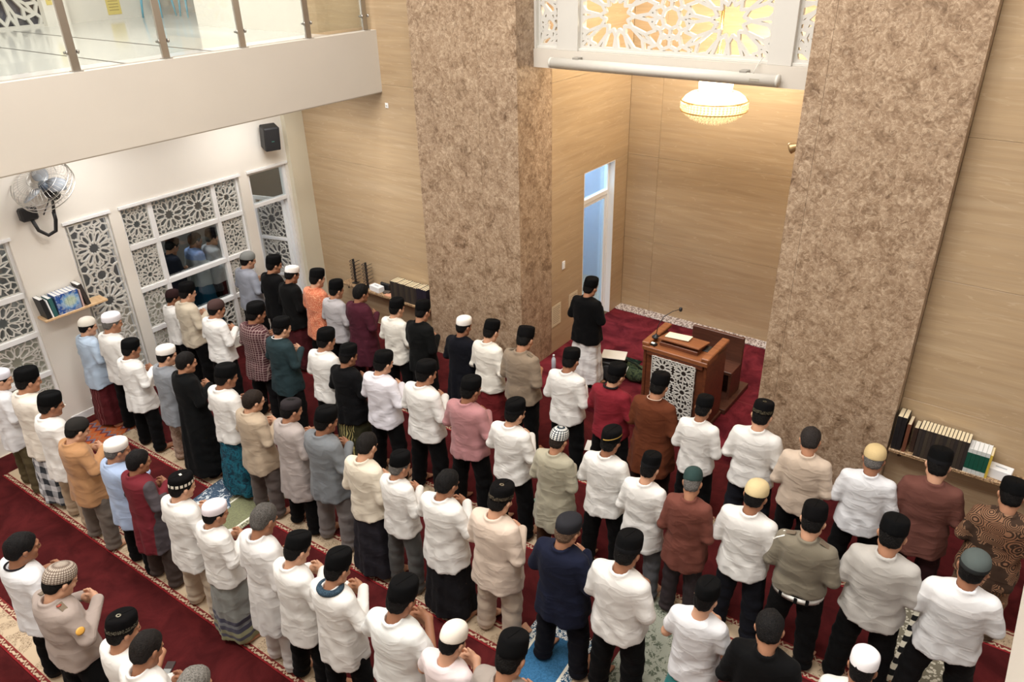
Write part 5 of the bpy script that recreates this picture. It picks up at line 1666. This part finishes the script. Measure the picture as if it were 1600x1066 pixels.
m = MB(); m.lathe([(.014, 0), (.016, .004), (.016, .05), (.007, .06)], 14); m.build('body', FRAME, e)
m = MB(); m.lathe([(.008, .06), (.008, .085), (.006, .088)], 12); m.build('lid', plain('lid_peach', (222, 180, 150), .5), e)

# wooden shelf on the left wall
e = empty('wall_shelf', (LW, 3.42, 1.60), 0, 'light wooden shelf with books on the left wall', 'shelf')
SHW = wood('shelf_wood', (206, 168, 124), (226, 192, 150))
m = MB(); m.bbox(.0, .22, -.06, .74, -.03, 0, .004); m.build('board', SHW, e)
for q in (.06, .62):
    m = MB(); m.bbox(0, .16, q - .01, q + .01, -.07, -.03, .003); m.build('bracket', FRAME, e)
BLU = NT('cover_blue_set')
gq = BLU.n('ShaderNodeNewGeometry')
sxn = BLU.n('ShaderNodeSeparateXYZ', {0: gq.outputs['Position']})
cy = BLU.math('SUBTRACT', sxn.outputs[1], 3.72); cz = BLU.math('SUBTRACT', sxn.outputs[2], 1.735)
r_ = BLU.math('ADD', BLU.math('POWER', BLU.math('ABSOLUTE', BLU.math('MULTIPLY', cy, 7.5)), 2.0), BLU.math('POWER', BLU.math('ABSOLUTE', BLU.math('MULTIPLY', cz, 9.0)), 2.0))
arab = BLU.n('ShaderNodeTexWave', {'Vector': gq.outputs['Position'], 'Scale': 26.0, 'Distortion': 5.0, 'Detail': 2.0})
bc = BLU.ramp(r_, [(.15, lin((176, 196, 170))), (.45, lin((128, 172, 212))), (.8, lin((60, 120, 190))), (1.0, lin((40, 84, 160)))])
BLU.set(Base_Color=BLU.mix(BLU.math('MULTIPLY', BLU.math('GREATER_THAN', arab.outputs[1], .7), .35), bc, lin((214, 222, 214))), Roughness=.4)
y = 3.42
def lbook(y, w, h, mat, lab, group=None, lean=0, pages=PAGESW):
    # spine faces the room (+x): rotate so local -y looks to +x
    return book((LW + .205, y, 1.60), R(90), w, .19, h, mat, lab, group, lean, pages)
lbook(3.40, .05, .27, BLK, 'black book at the left end of the wooden shelf', lean=R(-6))
lbook(3.462, .018, .24, FRAME, 'thin white book on the wooden shelf', lean=R(-6))
lbook(3.487, .045, .25, plain('cover_teal', (44, 96, 96), .5), 'teal-edged dark book on the wooden shelf', lean=R(-4))
for i in range(6):
    lbook(3.548 + i * .0475, .046, .255, BLU.m, 'volume of the blue patterned set on the wooden shelf, %s from the left' % ORD[i], 'blue patterned set')
lbook(3.845, .02, .24, plain('cover_pale', (206, 176, 170), .5), 'pale pink thin book on the wooden shelf')
lbook(3.90, .05, .30, plain('cover_dkgrey', (58, 52, 50), .5), 'dark grey book leaning at the right end of the wooden shelf', lean=R(-9))
# socket
e = empty('wall_socket', (LW + .002, 3.70, .20), 0, 'white wall socket low on the left wall', 'socket')
m = MB(); m.bbox(0, .01, -.04, .04, -.04, .04, .003); m.build('plate', FRAME, e)
m = MB(); m.lathe([(.022, 0), (.022, .003), (.018, .003), (.016, -.004)], 16); m.build('outlet', plain('socket_grey', (200, 198, 194), .5), e, Matrix.Translation((.01, 0, 0)) @ Matrix.Rotation(R(90), 4, 'Y'))

# wall fan
e = empty('wall_fan', (LW, 3.62, 2.82), 0, 'wall fan with black bracket and steel cage on the left wall', 'fan')
m = MB(); m.bbox(0, .10, -.10, .10, -.02, .14, .02); m.build('wall_bracket', BLK, e)
m = MB(); m.tube([(.06, .02, -.02), (.07, .05, -.16), (.10, .13, -.24), (.14, .21, -.20), (.16, .24, -.06), (.17, .24, .04)], .022); m.build('arm', BLK, e)
HUB = Vector((.24, .19, .40)); dirv = Vector((.30, -.50, .72)).normalized()
q = dirv.to_track_quat('Z', 'Y').to_matrix().to_4x4()
FM = Matrix.Translation(HUB) @ q @ Matrix.Scale(1.3, 4)
m = MB(); m.lathe([(.02, -.20), (.055, -.18), (.06, -.10), (.05, -.05), (.02, -.03)], 18); m.build('motor', BLK, e, FM)
m = MB(); m.tube([(.17, .24, .02), (.19, .25, .12), tuple(HUB - dirv * .16)], .02); m.tube([(.12, .14, .02), tuple(HUB - dirv * .16)], .008); m.build('yoke', BLK, e)
STEEL = plain('steel_bright', (206, 204, 200), .3, 1.0)
m = MB()
for rr, zz in ((.27, .0), (.265, .05), (.265, -.05), (.18, .085), (.09, .095), (.18, -.085), (.09, -.095)):
    m.tube([(rr * math.cos(a), rr * math.sin(a), zz) for a in np.linspace(0, 2 * math.pi, 33)[:-1]], .0045 if rr > .25 else .002, 5, True)
for k in range(40):
    a = 2 * math.pi * k / 40
    for s in (-1, 1):
        m.tube([(r2 * math.cos(a), r2 * math.sin(a), s * z2) for r2, z2 in ((.05, .096), (.15, .09), (.23, .065), (.27, .0))], .0016, 4)
m.build('cage', STEEL, e, FM)
for k in range(3):
    m = MB()
    vs, fs = [], []
    for i in range(7):
        r2 = .04 + .19 * i / 6
        wd = .045 + .10 * math.sin(math.pi * min(1, .15 + .75 * i / 6))
        for s in (-1, 1):
            a = 2 * math.pi * k / 3 + s * wd / max(r2, .08) * .45
            for t in (0, .003): vs.append((r2 * math.cos(a), r2 * math.sin(a), s * .022 + t))
    for i in range(6):
        b0, b1 = i * 4, i * 4 + 4
        fs += [(b0, b0 + 2, b1 + 2, b1), (b0 + 1, b1 + 1, b1 + 3, b0 + 3), (b0, b1, b1 + 1, b0 + 1), (b0 + 2, b0 + 3, b1 + 3, b1 + 2)]
    m.add(vs, fs, True)
    m.build('blade', plain('blade_grey', (150, 156, 164), .3), e, FM)
m = MB(); m.lathe([(.001, .03), (.03, .025), (.045, .0), (.045, -.04), (.02, -.045)], 18); m.build('hub', plain('hub_blue', (70, 84, 100), .4), e, FM)

# loudspeaker under the gallery
e = empty('loudspeaker', (LW, 7.14, 3.10), 0, 'black loudspeaker hung high on the left wall under the gallery', 'loudspeaker')
SM = Matrix.Translation((.16, 0, 0)) @ Matrix.Rotation(R(-18), 4, 'Z') @ Matrix.Rotation(R(12), 4, 'Y')
m = MB(); m.bbox(-.10, .10, -.12, .12, -.18, .18, .015); m.build('cabinet', BLK, e, SM)
m = MB(); m.bbox(.10, .112, -.11, .11, -.17, .17, .004); m.build('grille', plain('grille_black', (32, 32, 34), .7), e, SM)
m = MB(); m.bbox(.112, .115, -.02, .02, -.03, -.018, .001); m.build('badge', plain('badge_teal', (70, 130, 120), .4), e, SM)
m = MB(); m.tube([(0, 0, 0), (.08, 0, 0)], .02); m.build('bracket', BLK, e)
# small fixtures
e = empty('wall_plate', (-8.02, FW - .004, 3.62), 0, 'tiny white cover plate high on the travertine wall', 'plate')
m = MB(); m.bbox(-.03, .03, -.008, 0, -.035, .035, .003); m.build('plate', FRAME, e)
m = MB(); m.lathe([(.014, 0), (.014, .004), (.001, .005)], 12); m.build('outlet', plain('socket_grey', (200, 198, 194), .5), e, Matrix.Translation((0, -.008, 0)) @ Matrix.Rotation(R(90), 4, 'X'))
e = empty('spotlight', (XR - .0, 7.75, 3.80), 0, 'small brass spotlight on the side of the right pillar', 'lamp')
m = MB(); m.lathe([(.03, 0), (.035, .02), (.05, .07), (.055, .09), (.045, .09)], 16); m.build('lamp_head', plain('brass', (170, 140, 100), .35, .6), e, Matrix.Rotation(R(-115), 4, 'Y'))
m = MB(); m.lathe([(.035, 0), (.035, .012), (.02, .016)], 14); m.build('mount', plain('brass', (170, 140, 100), .35, .6), e, Matrix.Rotation(R(-90), 4, 'Y'))

# projector screen case
e = empty('projector_screen', (-5.30, 7.92, 4.36), 0, 'white roller projector screen case fixed below the star screen', 'screen')
CASE = plain('case_white', (212, 208, 199), .4)
m = MB(); m.tube([(.02, 0, 0), (2.70, 0, 0)], .058, 20); m.build('case', CASE, e)
for xx in (0.0, 2.70):
    m = MB(); m.tube([(xx, 0, 0), (xx + .02, 0, 0)], .062, 20); m.build('end_cap', CASE, e)
for xx in (.35, 2.35):
    m = MB(); m.bbox(xx - .04, xx + .04, -.02, .08, .05, .075, .004); m.build('bracket', plain('bracket_grey', (150, 146, 138), .5), e)
m = MB(); m.box(2.44, 2.54, -.0605, -.0585, -.012, .012); m.build('label_plate', plain('plate_line', (170, 164, 150), .5), e)
m = MB(); m.tube([(2.46, -.02, .06), (2.47, .03, .12), (2.5, .09, .2)], .005, 6); m.build('cord', CASE, e)

# chandelier
CH = empty('chandelier', (-3.79, 9.3, 3.56), 0, 'round crystal chandelier glowing in the alcove', 'chandelier')
def crystal():
    m = NT('crystal_lit')
    g = m.n('ShaderNodeNewGeometry')
    vo = m.n('ShaderNodeTexVoronoi', {'Vector': g.outputs['Position'], 'Scale': 45.0})
    m.set(Base_Color=lin((250, 236, 200)), Roughness=.08, Specular_IOR_Level=.8, Emission_Color=lin((255, 226, 170)), Emission_Strength=m.math('ADD', m.math('MULTIPLY', vo.outputs['Distance'], .9), .08))
    return m.m
CRY = crystal()
GOLD = plain('chandelier_gold', (206, 166, 96), .25, .9)
m = MB()
for i, (rr, zz) in enumerate(((.08, .012), (.16, .03), (.23, .055), (.29, .085), (.34, .12), (.375, .155))):
    k = max(10, int(2 * math.pi * rr / .045))
    for q in range(k):
        a = 2 * math.pi * (q + .5 * (i % 2)) / k
        c = Vector((rr * math.cos(a), rr * math.sin(a), zz)); s = .021
        m.add([c + Vector(v) * s for v in ((1, 0, 0), (0, 1, 0), (-1, 0, 0), (0, -1, 0), (0, 0, 1.2), (0, 0, -1.2))], [(0, 1, 4), (1, 2, 4), (2, 3, 4), (3, 0, 4), (1, 0, 5), (2, 1, 5), (3, 2, 5), (0, 3, 5)])
m.build('crystal_bowl', CRY, CH)['kind'] = 'stuff'
m = MB(); m.lathe([(.05, .03), (.2, .06), (.32, .12), (.36, .16)], 36, cap=False); m.build('bowl_shade', plain('shade_glow', (255, 240, 208), .4, emit=(255, 232, 190), estr=.55), CH)
m = MB()
for zz in (.165, .285):
    m.tube([(.405 * math.cos(a), .405 * math.sin(a), zz) for a in np.linspace(0, 2 * math.pi, 49)[:-1]], .007, 6, True)
m.build('ring', GOLD, CH)
m = MB()
for q in range(56):
    a = 2 * math.pi * q / 56
    for zz in (.195, .225, .255):
        c = Vector((.40 * math.cos(a), .40 * math.sin(a), zz)); s = .017
        m.add([c + Vector(v) * s for v in ((1, 0, 0), (0, 1, 0), (-1, 0, 0), (0, -1, 0), (0, 0, 1), (0, 0, -1))], [(0, 1, 4), (1, 2, 4), (2, 3, 4), (3, 0, 4), (1, 0, 5), (2, 1, 5), (3, 2, 5), (0, 3, 5)])
m.build('crystal_band', CRY, CH)['kind'] = 'stuff'
m = MB(); m.lathe([(.39, .29), (.36, .33), (.30, .37), (.22, .39)], 36, cap=False); m.build('top_shade', plain('shade_top', (250, 232, 196), .35, emit=(255, 232, 190), estr=.35), CH)
m = MB(); m.lathe([(.20, .39), (.21, .48), (.19, .56), (.12, .60), (.03, .62)], 28); m.build('lamp_cup', plain('lamp_glow', (255, 246, 226), .3, emit=(255, 240, 212), estr=3.5), CH)
m = MB(); m.tube([(0, 0, .6), (0, 0, 3.18)], .018, 10); m.build('stem', GOLD, CH)
for k in range(4):
    dl = bpy.data.lights.new('chandelier_bulb', 'POINT'); dl.energy = 22; dl.color = (1.0, .91, .74); dl.shadow_soft_size = .12
    o = bpy.data.objects.new('chandelier_bulb', dl); COL.objects.link(o); o.parent = CH
    o.location = (.30 * math.cos(k * math.pi / 2 + .4), .30 * math.sin(k * math.pi / 2 + .4), .72)

# ------------------------------------------------------------------ glass balustrade of the left gallery
e = empty('glass_balustrade', (BX - .07, 0, S1), 0, 'glass balustrade with steel posts along the upper left gallery', 'balustrade')
STS = plain('stainless', (176, 172, 166), .3, .9)
ys = [-1.1, -.12, .86, 1.84, 2.83, 3.81, 4.78, 5.76, 6.74, 7.72]
pm = MB(); pm.bbox(-.006, .012, -.042, .042, 0, 1.0, .003); pm.bbox(-.026, -.014, -.036, .036, 0, 1.0, .003); pm.bbox(-.05, .05, -.05, .05, 0, .008, .003)
pmesh = pm.mesh('post')
cm = MB(); cm.tube([(-.005, -.075, .0), (-.005, .075, 0)], .012, 8); cm.tube([(.012, -.06, 0), (.012, -.05, 0)], .022, 10); cm.tube([(.012, .05, 0), (.012, .06, 0)], .022, 10)
cmesh = cm.mesh('clamp')
gm = MB(); gm.box(-.006, .006, .05, .93, .05, .92)
gmesh = gm.mesh('glass_pane')
for i, yv in enumerate(ys):
    o = link('post', pmesh, STS, e, Matrix.Translation((0, yv, 0)))
    for zz in (.18, .80): link('clamp', cmesh, STS, o, Matrix.Translation((0, 0, zz)))
    if i < len(ys) - 1: link('glass_pane', gmesh, GLASS, e, Matrix.Translation((0, yv, 0)))
m = MB(); m.tube([(0, -1.5, 1.03), (0, FW - .02, 1.03)], .025, 12); m.build('handrail', STS, e)

# upper gallery details: notices and blue chairs in the dim room
for yy, zz, lab in ((7.92, 4.75, 'yellow paper notice on the gallery far wall'), (6.82, 5.0, 'yellow paper notice on the gallery pilaster')):
    e = empty('notice', (-14.745 if yy < 7 else -14.895, yy, zz), 0, lab, 'notice')
    m = MB(); m.box(0, .004, -.13, .13, -.17, .17); m.build('sheet', plain('paper_yellow', (226, 206, 120), .7), e)
    m = MB()
    for q in range(5): m.box(.004, .005, -.09, .09, .1 - q * .05, .11 - q * .05)
    m.build('print', plain('ink_brown', (150, 130, 80), .7), e)
BLUEP = plain('plastic_blue', (96, 176, 204), .4)
def chair(loc, rz, label):
    e = empty('plastic_chair', loc, rz, label, 'chair')
    m = MB(); m.bbox(-.21, .21, -.2, .2, .41, .44, .012); m.build('seat', BLUEP, e)
    m = MB()
    for s in (-1, 1): m.bbox(s * .19 - .02, s * .19 + .02, .18, .21, .44, .82, .006)
    for q in range(4): m.bbox(-.17, .17, .185, .205, .50 + q * .085, .555 + q * .085, .005)
    m.build('backrest', BLUEP, e)
    for sx in (-1, 1):
        for sy in (-1, 1):
            m = MB(); m.tube([(sx * .18, sy * .17, .42), (sx * .21, sy * .20, 0)], [.022, .016], 8); m.build('leg', BLUEP, e)
chair((-14.5, 8.55, 4.5), R(20), 'blue plastic chair in the dim upper room, left one')
chair((-13.9, 8.9, 4.5), R(-15), 'blue plastic chair in the dim upper room, right one')

# loose things on the carpets
def on_floor(px, py, z=.014):
    d = ray(px, py); return CAM_POS + d * ((z - CAM_POS[2]) / d[2])
def paper(px, py, w, h, rz, c, label, name='book', t=.012, z=.014):
    P = on_floor(px, py, z)
    m = MB(); m.bbox(-w / 2, w / 2, -h / 2, h / 2, 0, t, .002)
    return tag(m.build(name, plain('paper_' + name, c, .7), None, Matrix.Translation(Vector(P)) @ Matrix.Rotation(R(rz), 4, 'Z')), label, 'paper' if name == 'paper' else name)
paper(1392, 806, .30, .40, 12, (214, 212, 210), 'large white sheet on the carpet between the cream cap and the brown shirt', 'paper', .004)
paper(925, 697, .16, .22, 20, (226, 224, 220), 'white paper on the carpet behind the bright red shirt', 'paper', .004)
P = on_floor(263, 1046, .014)
ph = empty('phone', (P[0], P[1], .0125), R(35), 'phone in a brown case on the carpet before the nearest row', 'phone')
m = MB(); m.bbox(-.04, .04, -.08, .08, 0, .012, .005); m.build('case', plain('case_brown', (58, 44, 42), .6), ph)
m = MB(); m.bbox(-.034, .034, -.07, -.005, .012, .014, .001); m.build('screen', plain('screen_grey', (150, 152, 150), .2), ph)
bk = paper(845, 780, .12, .16, 0, (120, 150, 130), 'small green and white booklet on the carpet beside the sage tunic', 'book')
